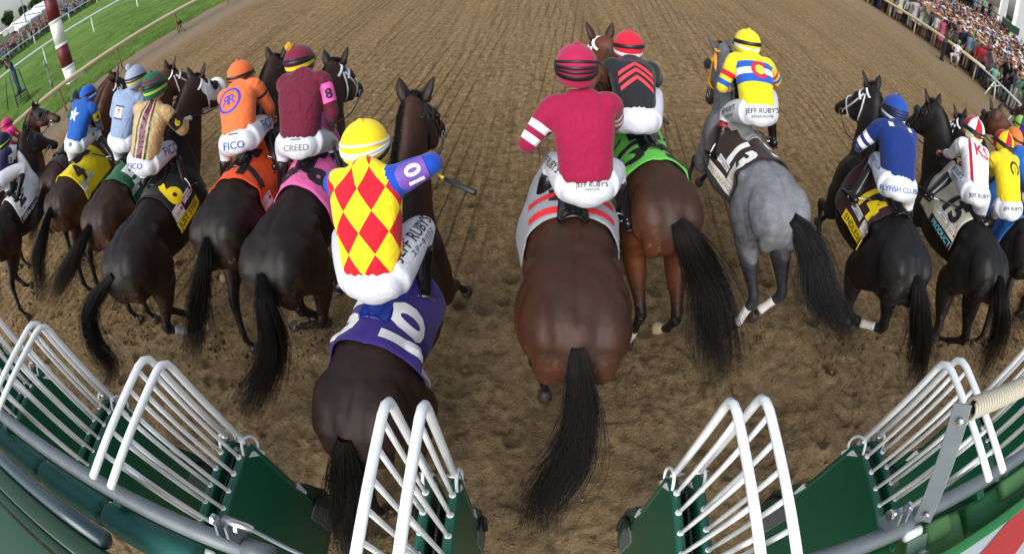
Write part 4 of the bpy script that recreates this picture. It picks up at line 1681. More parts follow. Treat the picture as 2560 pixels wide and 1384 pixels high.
    for j in range(N2):                                   # rim turned in
        p = np.array(HV[(N1 - 1) * N2 + j])
        HV.append(hcn + (p - hcn) * .88)
        hv.append(hv[(N1 - 1) * N2 + j])
        haz.append(haz[j])
    for j in range(N2):
        k = (j + 1) % N2
        HF.append(((N1 - 1) * N2 + j, (N1 - 1) * N2 + k, k0 + k, k0 + j)[::-1])
    ho = mk('helmet', (np.array(HV), HF), d['cap'], po, base, attrs={'hv': hv, 'haz': haz})
    brim = []
    for t_ in np.linspace(-1.0, 1.0, 15):
        ang = t_ * 1.05
        brim.append(hcn + hf * math.cos(ang) * (hl_ + .0) + hl * math.sin(ang) * (hw + .0) - hu * .02)
    out = [hcn + (p - hcn) * (1 + .34 * math.cos((i / 14 - .5) * math.pi)) - hu * .02 for i, p in enumerate(brim)]
    bvv = np.array(brim + out + [p - hu * .006 for p in brim] + [p - hu * .006 for p in out])
    bff = []
    for i in range(14):
        bff += [(i, i + 1, 15 + i + 1, 15 + i), (30 + i, 45 + i, 46 + i, 31 + i), (15 + i, 16 + i, 46 + i, 45 + i)]
    mk('visor', (bvv, bff), d.get('visor', GOGGLE), ho, base)

    def cap_path(f_h, b_h, grow=.004, n_=48):
        P_ = []
        for t_ in np.linspace(0, 2 * math.pi, n_ + 1):
            z_ = f_h + (b_h - f_h) * (1 - math.cos(t_)) / 2
            rr = math.sqrt(max(0, 1 - z_ * z_)) if z_ > 0 else (1 - z_ * z_) ** .3
            P_.append(hcn + hf * rr * math.cos(t_) * (hl_ + grow) + hl * rr * math.sin(t_) * (hw + grow) + hu * z_ * (hh + grow))
        return np.array(P_)
    sm = d.get('strap', GOGGLE)
    sps = []
    for (fh, bh, wd) in d.get('straps', ((-.05, .12, .008), (-.05, -.14, .008), (-.05, .34, .006))):
        P_ = cap_path(fh, bh)
        sps.append(loft(np.column_stack([P_, np.full(len(P_), wd), np.full(len(P_), .0035)]), up=nrm(P_ - hcn), seg=8, sub=1, power=4))
    gst = mk('goggles', cat_vf(*sps), sm, po, base)
    if d.get('under'):
        P_ = cap_path(-.12, -.40)
        mk('headband', loft(np.column_stack([P_, np.full(len(P_), .015), np.full(len(P_), .004)]), up=nrm(P_ - hcn), seg=8, sub=1, power=4), GOGGLE, gst, base)
    lens = []
    for t_ in np.linspace(-.75, .75, 15):
        for z_ in np.linspace(-.34, .10, 5):
            lens.append(hcn + hf * math.cos(t_) * (hl_ + .006) + hl * math.sin(t_) * (hw + .008) + hu * z_ * hh)
    lf = [(i * 5 + j, (i + 1) * 5 + j, (i + 1) * 5 + j + 1, i * 5 + j + 1) for i in range(14) for j in range(4)]
    mk('goggle_lens', (np.array(lens), lf), LENS, gst, base)
    if d.get('pom'):
        pc = hcn + hu * (hh + .006) - hf * .035 + hl * .045
        pv_ = [ball(pc, .034, 14, 10)]
        g = np.random.default_rng(n)
        for _ in range(60):
            q_ = nrm(g.normal(size=3))
            pv_.append(ball(pc + q_ * .03, .010, 6, 5))
        mk('pompom', cat_vf(*pv_), d['pom'], ho, base)
    else:
        mk('cap_button', ball(hcn + hu * (hh + .004), (.016, .016, .010), 12, 8, R=[hf, hl, hu]), d.get('button', d['cap']), ho, base, attrs={'hv': np.full(86 if False else len(ball(hcn, .01, 12, 8)[0]), .99), 'haz': np.zeros(len(ball(hcn, .01, 12, 8)[0]))})
    mk('collar', loft([(*(ms + a * .035), .062, .060), (*(ms + a * .052 + nrm(hc - ms) * .02), .058, .055)], up=nb, seg=18, sub=3, cap=.2), d.get('collar', d['silk']), jo, base,
       attrs=None)
    # --- emblems and lettering
    lo = mk_lettering
    for it in d.get('back', []):
        name, flat, u0, v0, mt = it[:5]
        off = it[5] if len(it) > 5 else .004
        o_ = hp + a * v0 + r * u0
        mk(name, wrap(flat, jt, o_, r, a, off, .35), mt, jo, base, smooth=False)
    for s, K in ((1, 'L'), (-1, 'R')):
        if K + 'band' in d:
            num, m1, m2 = d[K + 'band']
            ax = nrm(sh[s] - elb[s])
            c_ = sh[s] * .58 + elb[s] * .42
            view = nrm(np.array([0, 0, CAM_H]) - c_)
            out_ = nrm(-r * s * .0 + h.l * s * .35 + view * 1.0)
            N_ = nrm(out_ - ax * (out_ @ ax))
            U_ = np.cross(ax, N_)
            ab = mk('armband', wrap(poly2([(-.055, -.07), (.055, -.07), (.06, .05), (.035, .078), (-.035, .078), (-.06, .05)], .02), jt, c_, U_, ax, .006, .2), m1, jo, base, smooth=False)
            mk('number', wrap(text_mesh(num, .105, bold=.03, maxe=.02), jt, c_ - ax * .005, U_, ax, .009, .2), m2, ab, base, smooth=False)
        if K + 'thigh' in d:
            for (txt, size, mt, along, up_) in d[K + 'thigh']:
                c_ = hip[s] * (1 - along) + knee[s] * along
                U_ = nrm(knee[s] - hip[s]) * (1 if s < 0 else -1)
                view = nrm(np.array([0, 0, CAM_H]) - c_) + h.l * s * .25
                N_ = nrm(view - U_ * (view @ U_))
                W_ = np.cross(N_, U_)
                mk('lettering', wrap(text_mesh(txt, size, bold=.012, maxe=.02), bt, c_ + W_ * up_, U_, W_, .004, .3), mt, bo, base, smooth=False)
    for (txt, size, mt, u0, v0) in d.get('seat', []):
        view = nrm(np.array([0, 0, CAM_H]) - hp)
        Wd = nrm(a + h.u * .2)
        Wd = nrm(Wd - view * (Wd @ view))
        U_ = np.cross(Wd, view)
        c_ = hp + U_ * u0 + Wd * (v0 - .02)
        mk('lettering', wrap(text_mesh(txt, size, bold=.012, maxe=.02), bt, c_, U_, Wd, .004, .35), mt, bo, base, smooth=False)
    # --- reins from the bit to the hands (part of the bridle)
    for i, s in enumerate((1, -1)):
        p0, p1 = np.asarray(h.rein0[i]), hnd[s]
        mid = (p0 + p1) / 2 - h.u * .05 + h.l * s * .03
        tail_ = p1 - h.u * .12 - h.f * .08
        mk('rein', loft(np.column_stack([np.array([p0, mid, p1, p1 * .5 + tail_ * .5, tail_]), np.full(5, .008), np.full(5, .003)]), up=h.l, seg=8, sub=4, power=4), d.get('rein', LEATHER_B), h.obj, base)
    return po


mk_lettering = None


def ray_near(px, py, p):
    dv = np.array(ray(px, py))
    m = np.asarray(p, float) - np.array([0, 0, CAM_H])
    return np.array([0, 0, CAM_H]) + dv * (m @ dv)


def wrinkle(v, f, seed, amp):
    """soft folds: push the surface along its normal by directional noise"""
    me = bpy.data.meshes.new('tmp')
    me.from_pydata(v.tolist(), [], f)
    me.update()
    N_ = np.empty(len(v) * 3)
    me.vertex_normals.foreach_get('vector', N_)
    bpy.data.meshes.remove(me)
    N_ = N_.reshape(-1, 3)
    h_ = np.array([noise.noise(Vector((p[0] * 7 + seed, p[1] * 7, p[2] * 15))) + .6 * noise.noise(Vector((p[0] * 22, p[1] * 22 + seed, p[2] * 30))) for p in v])
    h_ = -np.abs(h_) ** .8
    return v + N_ * (h_ * amp * 1.6 + amp * .5)[:, None]

# ------------------------------------------------------------------ who rides what
_lin0 = lin


def lin(c):
    return tuple(.80 * v for v in _lin0(c))


def K(name, col=None, fn=None, **k):
    return cloth_mat(name, col, colnode=fn or (plain(col) if col else None), **k)


def star5(R, r=.42):
    return [(R * (1 if i % 2 == 0 else r) * math.sin(i * math.pi / 5), R * (1 if i % 2 == 0 else r) * math.cos(i * math.pi / 5)) for i in range(10)]


def chevron(w, rise, th):
    return [(-w, -rise), (0, 0), (w, -rise), (w, -rise - th), (0, -th), (-w, -rise - th)]


def rect(w, h_):
    return [(-w / 2, -h_ / 2), (w / 2, -h_ / 2), (w / 2, h_ / 2), (-w / 2, h_ / 2)]


def shift(flat, dx, dy):
    return np.asarray(flat[0]) + np.array([dx, dy]), flat[1]


def flip(flat):
    return np.asarray(flat[0]) * np.array([-1, 1]), [f[::-1] for f in flat[1]]


CRIM, MAR, NAV = lin((164, 22, 70)), lin((108, 26, 52)), lin((16, 48, 120))
WHT, BLK = (.76, .76, .79), (.012, .012, .015)
JR = "JEFF RUBY'S"
I = INK
JD = {
    10: dict(hp=(935, 675), ms=(915, 425), hc=(915, 368), RE=(1082, 408), RH=(1012, 400), under=True, RK=(1056, 566), RF=(1062, 748), LF=(852, 700), enear=True, sl=.115, sr=.105,
             silk=K('silk_diamond', fn=sleeved(diamonds(RED, YEL, .123, .205), lin((25, 80, 195)))), cap=K('cap_yellow', fn=cap_pattern(YEL), wrinkle=.1),
             strap=GOGGLE_W, straps=((-.1, .10, .0085), (-.1, .42, .007), (-.1, -.06, .0085)), Rband=('10', I['purple'], I['white']),
             Rthigh=[(JR, .084, I['black'], .47, .020), ('ステーキハウス', .042, I['black'], .52, -.030)], seat=[(JR, .042, I['black'], -.01, .045)],
             label='jockey in red and yellow diamonds with blue sleeves and yellow helmet'),
    11: dict(hp=(1466, 448), ms=(1452, 232), hc=(1440, 162), LE=(1308, 372), LH=(1392, 338), RE=(1540, 300), RK=(1538, 425), LK=(1385, 405), LF=(1345, 520), RF=(1562, 520), w=1.02, fl=.42,
             silk=K('silk_crimson', fn=sleeved(plain(CRIM), None, [(.24, .335, WHT), (.415, .51, WHT)])), cap=K('cap_crimson', fn=cap_pattern(lin((185, 35, 85))), wrinkle=.1),
             straps=((-.1, .18, .010), (-.1, .46, .008), (-.1, -.02, .008), (-.15, -.30, .016)),
             Lthigh=[(JR, .075, I['black'], .5, .0)], seat=[(JR, .036, I['black'], .03, -.015), ('STEAKHOUSE', .014, I['black'], .03, -.037)],
             label='jockey in plain crimson silks with white sleeve bands, seen from directly behind'),
    12: dict(hp=(1590, 290), ms=(1576, 165), hc=(1570, 120), LE=(1506, 200), RE=(1645, 200), RF=(1628, 350), hz=1.84,
             silk=K('silk_black', fn=plain((.016, .017, .022))), cap=K('cap_red', fn=cap_pattern(lin((215, 35, 60)), [(-.42, -.22, WHT)]), wrinkle=.1),
             straps=((-.05, .22, .016),),
             back=[('chevron', poly2(chevron(.135, .10, .035), .02), 0, .41, I['chev']), ('chevron', poly2(chevron(.135, .10, .035), .02), 0, .345, I['chev']), ('chevron', poly2(chevron(.125, .095, .035), .02), 0, .275, I['chev'])],
             label='jockey in black silks with red chevrons and a red helmet'),
    13: dict(hp=(1893, 274), ms=(1876, 152), hc=(1867, 112), LE=(1802, 222), LH=(1838, 222), RE=(1942, 200), LK=(1818, 285), LF=(1795, 365), RF=(1932, 345),
             silk=K('silk_flag', fn=sleeved(hbands(lin((245, 230, 30)), [(.20, .275, lin((35, 95, 195))), (.275, .335, WHT), (.335, .40, lin((35, 95, 195)))]), lin((240, 225, 40)),
                                            [(.22, .32, RED), (.40, .50, lin((35, 95, 195))), (.60, .70, RED), (.80, .9, lin((35, 95, 195)))])),
             cap=K('cap_yellow_white', fn=cap_pattern(lin((245, 228, 40)), [(-.30, -.12, WHT)]), wrinkle=.1), straps=((-.05, .20, .018),), cuff=paint('red_boot_cuff', lin((150, 35, 45)), .4),
             back=[('letter_ring', ring2(.045, .082, 35, 325), 0, .312, I['crimson'], .006), ('disc', poly2([(.046 * math.cos(i * .2617), .046 * math.sin(i * .2617)) for i in range(24)]), 0, .312, I['lemon'], .005)],
             Lthigh=[(JR, .06, I['black'], .5, .02), ('STEAKHOUSE', .034, I['black'], .5, -.03)], seat=[(JR, .058, I['black'], .045, .005), ('STEAKHOUSE', .032, I['black'], .045, -.035)],
             label='jockey in yellow and blue banded silks with a red ring on the back'),
    14: dict(hp=(2243, 456), ms=(2240, 325), hc=(2235, 278), LE=(2148, 362), LK=(2192, 398), LF=(2140, 480), w=1.05, twist=-.15,
             silk=K('silk_blue', fn=sleeved(plain(NAV), None, [(.23, .33, WHT), (.41, .51, WHT)])), cap=K('cap_blue', fn=cap_pattern(lin((30, 75, 165)), [(-.45, -.28, WHT)]), wrinkle=.1),
             straps=((-.05, .12, .008), (-.05, -.08, .008), (-.05, -.26, .008), (-.05, .30, .006)),
             back=[('shoulder_patch', poly2(rect(.045, .05)), -.105, .44, I['white']), ('shoulder_patch', poly2(rect(.045, .05)), .095, .44, I['white'])],
             Lthigh=[('FLYFISH CLUB', .06, I['blue'], .52, .0)], seat=[('FLYFISH CLUB', .055, I['blue'], .02, -.03)],
             label='jockey in plain blue silks and blue helmet with white hooped sleeve'),
    15: dict(hp=(2438, 478), ms=(2432, 368), hc=(2432, 328), LE=(2378, 385), LH=(2350, 380), LK=(2388, 428), LF=(2335, 475), twist=-.25,
             silk=K('silk_white_red', fn=sleeved(vstripes((.72, .72, .74), [(-.125, -.095, lin((190, 30, 50)))]), (.72, .72, .74), [(.78, 1.0, lin((190, 30, 50)))])),
             cap=K('cap_red_white', fn=cap_pattern(WHT, [(-.42, -.28, lin((200, 230, 60)))], quarters=(lin((200, 30, 50)), 8)), wrinkle=.1), straps=((-.05, .12, .014), (-.05, -.12, .01)),
             back=[('lettering', text_mesh('KS', .19, bold=.02, maxe=.02), .03, .36, I['crimson'])],
             Lthigh=[(JR, .062, I['black'], .5, .02), ('STEAKHOUSE', .034, I['black'], .5, -.03)], seat=[(JR, .05, I['black'], .06, -.02)],
             label='jockey in white silks with red letters and a red and white quartered helmet'),
    16: dict(hp=(2522, 512), ms=(2510, 395), hc=(2507, 360), twist=-.3, LE=(2478, 430),
             silk=K('silk_yellow', fn=sleeved(plain(lin((245, 215, 30))), lin((245, 215, 30)), [(.2, .42, RED), (.8, .95, RED)])),
             cap=K('cap_yellow_red', fn=cap_pattern(lin((245, 215, 30)), quarters=(lin((200, 30, 50)), 8)), wrinkle=.1), straps=((-.05, .10, .014), (-.05, -.12, .01)),
             back=[('horseshoe', ring2(.05, .075, -60, 240), .04, .32, I['black']), ('emblem', text_mesh('2', .07, bold=.02), .04, .31, I['red'])],
             Lthigh=[(JR, .06, I['black'], .5, .0)], seat=[(JR, .045, I['black'], .05, -.02)],
             label='jockey in bright yellow silks with a red sleeve block and yellow and red helmet'),
    17: dict(hp=(2580, 480), ms=(2545, 378), hc=(2534, 348), twist=-.3,
             silk=K('silk_blue_orange', fn=sleeved(plain(lin((30, 100, 190))), lin((240, 130, 70)))), cap=K('cap_orange', fn=cap_pattern(lin((240, 130, 60))), wrinkle=.1), straps=((-.05, .12, .014),),
             back=[('circle_emblem', ring2(.075, .10), 0, .30, I['orange'])],
             label='jockey in blue silks with an orange circle and orange helmet, at the right edge'),
    18: dict(hp=(2600, 425), ms=(2566, 348), hc=(2551, 314), twist=-.3, silk=K('silk_purple', fn=sleeved(plain(lin((75, 50, 160))), lin((75, 50, 160)), [(.3, .5, lin((130, 210, 70)))])),
             cap=K('cap_purple_green', fn=cap_pattern(lin((70, 50, 140)), quarters=(lin((160, 225, 70)), 6)), wrinkle=.1), straps=((-.05, .10, .010),),
             label='jockey in purple silks and a purple and lime quartered helmet, cut by the right edge'),
    8: dict(hp=(752, 346), ms=(758, 198), hc=(750, 156), RE=(836, 298), RK=(826, 358), RF=(848, 425), w=1.05,
            silk=K('silk_maroon', fn=plain(MAR), wrinkle=.5), cap=K('cap_maroon', fn=cap_pattern(lin((125, 35, 62)), [(-.30, -.08, lin((240, 215, 50)))]), wrinkle=.1), straps=((-.05, .14, .016), (-.05, .34, .008)),
            pom=K('pom_yellow', lin((215, 165, 45))), Rband=('8', I['pink'], I['black']),
            Rthigh=[('CREED', .06, I['grey'], .66, .0)], seat=[('CREED', .065, I['grey'], -.04, -.045), ('equiwin', .026, I['navy'], -.04, .015)],
            label='jockey in plain maroon silks with a yellow pompom on a maroon helmet'),
    7: dict(hp=(600, 342), ms=(598, 224), hc=(603, 190), RE=(674, 268), RK=(664, 306), RF=(690, 395),
            silk=K('silk_orange', fn=sleeved(plain(lin((250, 125, 70))), None, [(.16, .22, (.02, .015, .03))]), wrinkle=.45), cap=K('cap_coral', fn=cap_pattern(lin((250, 120, 65))), wrinkle=.1), straps=((-.05, .10, .013), (-.05, -.16, .009)),
            back=[('circle_emblem', ring2(.10, .122), -.03, .30, I['royal']), ('emblem', shift(text_mesh('R', .14, bold=.0), .037, 0), -.03, .30, I['royal']), ('emblem', shift(flip(text_mesh('R', .14, bold=.0)), -.037, 0), -.03, .30, I['royal'])],
            Rthigh=[('FICO', .125, I['blue'], .55, .0)], seat=[('FICO', .085, I['blue'], -.06, -.04), ('equiwin', .028, I['navy'], -.06, .05)],
            label='jockey in orange silks with a blue ringed emblem and orange helmet'),
    6: dict(hp=(362, 396), ms=(388, 250), hc=(388, 216), RE=(458, 328), RH=(466, 298), RK=(434, 368), RF=(468, 478), twist=.22,
            silk=K('silk_gold', fn=sleeved(vstripes(lin((205, 172, 120)), [(-.03, .03, lin((95, 25, 65))), (-.068, -.048, lin((20, 75, 60))), (.048, .068, lin((20, 75, 60)))]), lin((205, 172, 120))), rough=.35, spec=.5, wrinkle=.6),
            cap=K('cap_green', fn=cap_pattern(lin((15, 100, 75)), [(.42, .62, lin((110, 35, 60))), (-.34, -.18, lin((190, 220, 60)))]), wrinkle=.1), straps=((-.05, .14, .014), (-.05, .30, .008)),
            Rband=('6', I['black'], I['yellow']), glove=paint('white_glove', (.62, .60, .56), .7),
            Rthigh=[('FICO', .125, I['blue'], .55, .0)], seat=[('FICO', .07, I['blue'], -.10, -.05)],
            label='jockey in gold satin silks with a maroon and green centre stripe'),
    5: dict(hp=(305, 345), ms=(328, 228), hc=(342, 192), LE=(283, 285), twist=.2,
            silk=K('silk_pale_blue', fn=plain(lin((150, 172, 205)))), cap=K('cap_pale_grey', fn=cap_pattern(lin((165, 178, 200)), [(-.34, -.18, lin((225, 215, 70)))]), wrinkle=.1), straps=((-.05, .12, .010), (-.05, -.12, .008)),
            pom=K('pom_grey', lin((175, 185, 200))),
            back=[('emblem_panel', poly2(rect(.10, .11)), -.03, .27, I['white'], .004), ('emblem_bar', poly2(rect(.13, .016)), -.03, .335, I['navy'], .005), ('emblem_bar', poly2(rect(.13, .016)), -.03, .205, I['navy'], .005),
                  ('emblem', text_mesh('T', .09, bold=.04), -.03, .27, I['scarlet'], .006)],
            label='jockey in pale grey blue silks with a grey pompom on the helmet'),
    4: dict(hp=(190, 352), ms=(212, 262), hc=(222, 239), RE=(246, 306), RK=(240, 332), RF=(285, 395), twist=.2,
            silk=K('silk_royal', fn=sleeved(plain(lin((35, 100, 190))), lin((35, 100, 190)), [(.5, .62, lin((160, 165, 175))), (.72, .85, lin((160, 165, 175)))])), cap=K('cap_royal', fn=cap_pattern(lin((35, 95, 200)), [(-.34, -.18, WHT)]), wrinkle=.1),
            straps=((-.05, .12, .014),), Rband=('4', I['yellow'], I['black']),
            back=[('star', poly2(star5(.10), .02), -.05, .31, I['white'])], Rthigh=[('■', .06, I['green'], .5, .0)], seat=[('■', .06, I['green'], -.08, -.03)],
            label='jockey in royal blue silks with a white star on the back'),
    3: dict(hp=(196, 322), ms=(196, 268), hc=(197, 246), silk=K('silk_dark_green', fn=plain(lin((25, 80, 60)))), cap=K('cap_dark_green', fn=cap_pattern(lin((15, 110, 70)), quarters=((.012, .013, .015), 6)), wrinkle=.1), straps=((-.05, .1, .012),),
            label='jockey half hidden behind the star silks in a green and black helmet'),
    2: dict(hp=(0, 450), ms=(7, 388), hc=(10, 352), RE=(30, 415), RF=(44, 490), silk=K('silk_navy', fn=plain(lin((30, 36, 75)))), cap=K('cap_navy', fn=cap_pattern(lin((28, 34, 72)), [(-.36, -.2, lin((190, 230, 60)))]), wrinkle=.1), straps=((-.05, .12, .012),),
            Rband=('2', I['white'], I['black']), label='jockey in navy silks with a white armband at the left edge'),
    1: dict(hp=(14, 384), ms=(18, 336), hc=(18, 314), silk=K('silk_pink', fn=plain(lin((235, 70, 150)))), cap=K('cap_pink', fn=cap_pattern(lin((235, 60, 130))), wrinkle=.1), straps=((-.05, .1, .012),), Rband=('1', I['red'], I['white']),
            label='jockey in bright pink silks and pink helmet at the left edge'),
}


def pan150(x, side, arc=.39):
    w_ = 1
    return (x, arc, side, .17, .13, I['white'], ('race_patch', [('150', -.03, .0, .075, I['gold']), ('KENTUCKY DERBY', 0, .048, .018, I['navy']), ('●', .055, .0, .05, I['scarlet'])]))


def logo(x, side, arc=.36):
    return (x, arc, side, .20, .075, I['white'], ('sponsor_patch', [('WOODFORD', .02, .016, .028, I['navy']), ('RESERVE', .02, -.016, .028, I['navy']), ('○', -.075, .0, .05, I['navy'])]))


def strip(x, side, w_, txt, m1, m2, size=.085):
    return (x, .51, side, w_, .10, m1, ('name_strip', [(txt, 0, 0, size, m2)]))


def cloth(name, col):
    return cloth_mat('saddle_cloth_' + name, col, .8, .25, spec=.15)


CD = {
    10: dict(mat=cloth('purple', lin((62, 44, 130))), c=(950, 862), num=[('10', .24, .20, -1, .36, I['white']), ('10', .24, .20, 1, .36, I['white'])], panels=[pan150(.10, -1, .43)], hang=.50, label='purple saddle cloth with a big white 10'),
    11: dict(mat=cloth('silver', lin((165, 168, 178))), c=(1440, 548), num=[('11', .18, .17, -1, .28, I['scarlet']), ('11', .18, .17, 1, .28, I['scarlet'])], panels=[], hang=.56, label='silver grey saddle cloth with red 11'),
    12: dict(mat=cloth('lime', lin((105, 205, 80))), c=(1600, 412), num=[('12', .24, .20, -1, .34, I['black']), ('12', .24, .20, 1, .34, I['black'])], panels=[], label='lime green saddle cloth with black 12'),
    13: dict(mat=cloth('brown', lin((50, 36, 34))), c=(1885, 405), num=[('13', .20, .20, 1, .34, I['white']), ('13', .24, .20, -1, .34, I['white'])], panels=[pan150(.14, 1), logo(.35, 1), strip(.30, 1, .5, 'WEST SARATOGA', I['white'], I['gold'], .06)], label='dark brown saddle cloth with white 13'),
    14: dict(mat=cloth('maroon', lin((58, 24, 32))), c=(2255, 540), num=[('14', .26, .18, 1, .34, I['yellow']), ('14', .26, .2, -1, .34, I['yellow'])], panels=[pan150(.10, 1), logo(.32, 1), strip(.22, 1, .50, 'ENDLESSLY', I['yellow'], I['black'])], label='dark maroon saddle cloth with yellow 14 and yellow name strip'),
    15: dict(mat=cloth('cream', lin((205, 200, 182))), c=(2425, 540), num=[('15', .26, .2, 1, .34, I['black']), ('15', .26, .2, -1, .34, I['black'])], panels=[pan150(.10, 1), logo(.32, 1), strip(.22, 1, .50, 'PRODUCT', I['black'], I['cyan'], .08)], label='cream saddle cloth with black 15'),
    16: dict(mat=cloth('blue', lin((40, 105, 185))), c=(2515, 545), num=[('16', .22, .15, 1, .34, I['scarlet']), ('16', .26, .2, -1, .34, I['scarlet'])], panels=[], label='bright blue saddle cloth with red 16'),
    17: dict(mat=cloth('khaki', lin((150, 140, 110))), num=[('17', .26, .2, 1, .34, I['black'])], panels=[], label='khaki saddle cloth on the brown horse at the right edge'),
    18: dict(mat=cloth('grey_green', lin((110, 130, 115))), num=[('18', .26, .2, 1, .34, I['black'])], panels=[], label='grey green saddle cloth under the purple jockey'),
    8: dict(mat=cloth('pink', lin((235, 105, 175))), c=(745, 470), num=[('8', .22, .20, -1, .36, I['black']), ('8', .26, .2, 1, .36, I['black'])], panels=[], label='bright pink saddle cloth with black 8'),
    7: dict(mat=cloth('orange', lin((240, 85, 30))), c=(640, 445), num=[('7', .20, .18, -1, .36, I['black']), ('7', .26, .2, 1, .36, I['black'])], panels=[pan150(.12, -1, .45)], label='orange saddle cloth with black 7'),
    6: dict(mat=cloth('black', (.012, .012, .012)), c=(395, 492), num=[('6', .20, .20, -1, .38, I['yellow'])], panels=[pan150(.10, -1), logo(.32, -1), strip(.22, -1, .52, 'JUST STEEL', I['yellow'], I['black'])], label='black saddle cloth with yellow 6 and yellow name strip'),
    5: dict(mat=cloth('green', lin((25, 105, 65))), c=(325, 440), num=[('5', .26, .22, -1, .34, I['white'])], panels=[logo(.12, -1)], label='green saddle cloth on the brown horse with white bridle'),
    4: dict(mat=cloth('yellow', lin((245, 220, 25))), c=(205, 465), num=[('4', .22, .20, -1, .36, I['black'])], panels=[pan150(.10, -1), logo(.32, -1)], label='yellow saddle cloth with black 4'),
    3: dict(mat=cloth('dark', lin((40, 42, 50))), num=[], panels=[], label='dark saddle cloth hidden behind the yellow one'),
    2: dict(mat=cloth('white', (.70, .70, .72)), c=(2, 508), num=[('2', .22, .22, -1, .34, I['black'])], panels=[pan150(.12, -1, .41), strip(.26, -1, .52, 'SIERRA LEONE', I['black'], I['white'], .07)], label='white saddle cloth with black 2 and black name strip'),
    1: dict(mat=cloth('red', lin((200, 40, 45))), num=[('1', .26, .2, -1, .34, I['white'])], panels=[], label='red saddle cloth under the pink jockey'),
}
SADDLE = {10: ('blue', lin((25, 60, 160))), 13: ('grey', lin((150, 150, 150)))}
for _n in JD:
    _h = HORSES[_n]
    _hp = _h.Loc(V3(at(*JD[_n]['hp'], JD[_n].get('hz', 1.84))))
    sx = float(np.clip(_hp[0], .55, 1.25))
    _c = CD[_n]
    x0 = float(np.clip(_h.Loc(V3(at(*_c['c'], 1.58)))[0], .40, sx - .05)) if 'c' in _c else sx - .25
    _h.sx, _h.cx0 = sx, x0
    _c['x0'], _c['x1'] = x0, x0 + (.66 if _n in (10, 11) else .78)
    _c['num'] = [(t_, x0 + x_, *r_) for t_, x_, *r_ in _c['num']]
    _c['panels'] = [(x0 + p_[0], *p_[1:]) for p_ in _c['panels']]
    JD[_n].setdefault('fx', sx + .14)
    print('horse', _n, 'seat x', round(float(_hp[0]), 2), 'y', round(float(_hp[1]), 2), 'cloth x0', round(x0, 2))
    make_jockey(_n, _h, JD[_n])
    make_cloth(_n, _h, _c)
    _s = SADDLE.get(_n, ('black', (.010, .010, .011)))
    make_saddle(_n, _h, paint('saddle_leather_' + _s[0], _s[1], .22, .15, 30), 'small %s saddle on the %s' % (_s[0], _c['label'].split(' on ')[0].split(' and ')[0].split(' under')[0].replace('number ', '')))


def build_thrown_clods():
    """dirt kicked up behind the hind hooves"""
    g = np.random.default_rng(99)
    V, F, k = [], [], 0
    for n, h in HORSES.items():
        for key in ('hl', 'hr'):
            p0 = np.asarray(h.W(h.legpts[key][3]))
            for i in range(34):
                b = p0 - h.f * abs(g.normal(0, .30)) + h.l * g.normal(0, .16)
                b[2] = max(float(zg(b[0])) + .015, abs(g.normal(0, .14)))
                s_ = g.uniform(.005, .017) * (1 if g.random() < .85 else 1.9)
                q = nrm(g.normal(size=(8, 3))) * s_ * g.uniform(.7, 1.2, (8, 1))
                q = np.array([(x, y, z) for x in (-1, 1) for y in (-1, 1) for z in (-1, 1)]) * s_ * g.uniform(.45, 1.0, (8, 1))
                V.append(q + b)
                F += [tuple(k + j for j in t) for t in ((0, 1, 3, 2), (4, 6, 7, 5), (0, 4, 5, 1), (2, 3, 7, 6), (0, 2, 6, 4), (1, 5, 7, 3))]
                k += 8
    tag(mk('thrown_clods', (np.concatenate(V), F), paint('thrown_dirt', (.13, .09, .046), .95, .5, 40, bump=0, spec=.1), None, smooth=False), kind='stuff')


build_thrown_clods()

# ------------------------------------------------------------------ rails, posts and the infield
CREAM = paint('cream_rail_paint', lin((214, 200, 160)), .5, .12, 8, spec=.4)
WHITEP = paint('white_rail_paint', (.80, .82, .80), .45, .05, 12, spec=.4)
MAROONP = paint('maroon_pole_paint', lin((112, 32, 46)), .5, .12, 10, spec=.4)
OCHRE = paint('ochre_post_paint', lin((165, 135, 75)), .6, .15, 20)
GALV = paint('galvanised_metal', lin((128, 138, 142)), .55, .22, 14, metal=.35, spec=.5)
DGREEN = paint('dark_green_metal', lin((18, 60, 42)), .4, .15, 20)


def rail_line(pix, dz):
    W_ = [gat(*p, dz) for p in pix]
    return np.array(W_)


# inner rail of the dirt track: a broad cream top on slanting ochre posts
Pb = -15.15
rz = .90
rail = empty('track_rail', tuple(pq2w(Pb, 10, 0)))
tag(rail, 'long cream painted inner rail on ochre posts between dirt and turf', 'rail')
RB = tuple(pq2w(Pb, 10, 0))
zz = float(zg(Pb))
qs = np.linspace(-6, 70, 39)
cap_ = loft([(*pq2w(Pb + .12, q, zz + rz), .125, .07) for q in qs], up=(0, 0, 1), seg=14, sub=1, power=3)
mk('rail_top', cap_, CREAM, rail, RB)
for px, py in ((151, 280), (306, 173), (442, 82), (562, 12)):
    p_, q_ = w2pq(gat(px, py))
    mk('post', tube(np.array([pq2w(Pb - .02, q_, zz - .05), pq2w(Pb + .02, q_, zz + rz - .25), pq2w(Pb + .06, q_ - .02, zz + rz - .04)]), np.array([.035, .035, .04]), 10), OCHRE, rail, RB)
for q_ in (21.5, 24.8, 28, 31.2, 34.5):
    mk('post', tube(np.array([pq2w(Pb - .02, q_, zz - .05), pq2w(Pb + .02, q_, zz + rz - .25), pq2w(Pb + .06, q_ - .02, zz + rz - .04)]), np.array([.035, .035, .04]), 10), OCHRE, rail, RB)

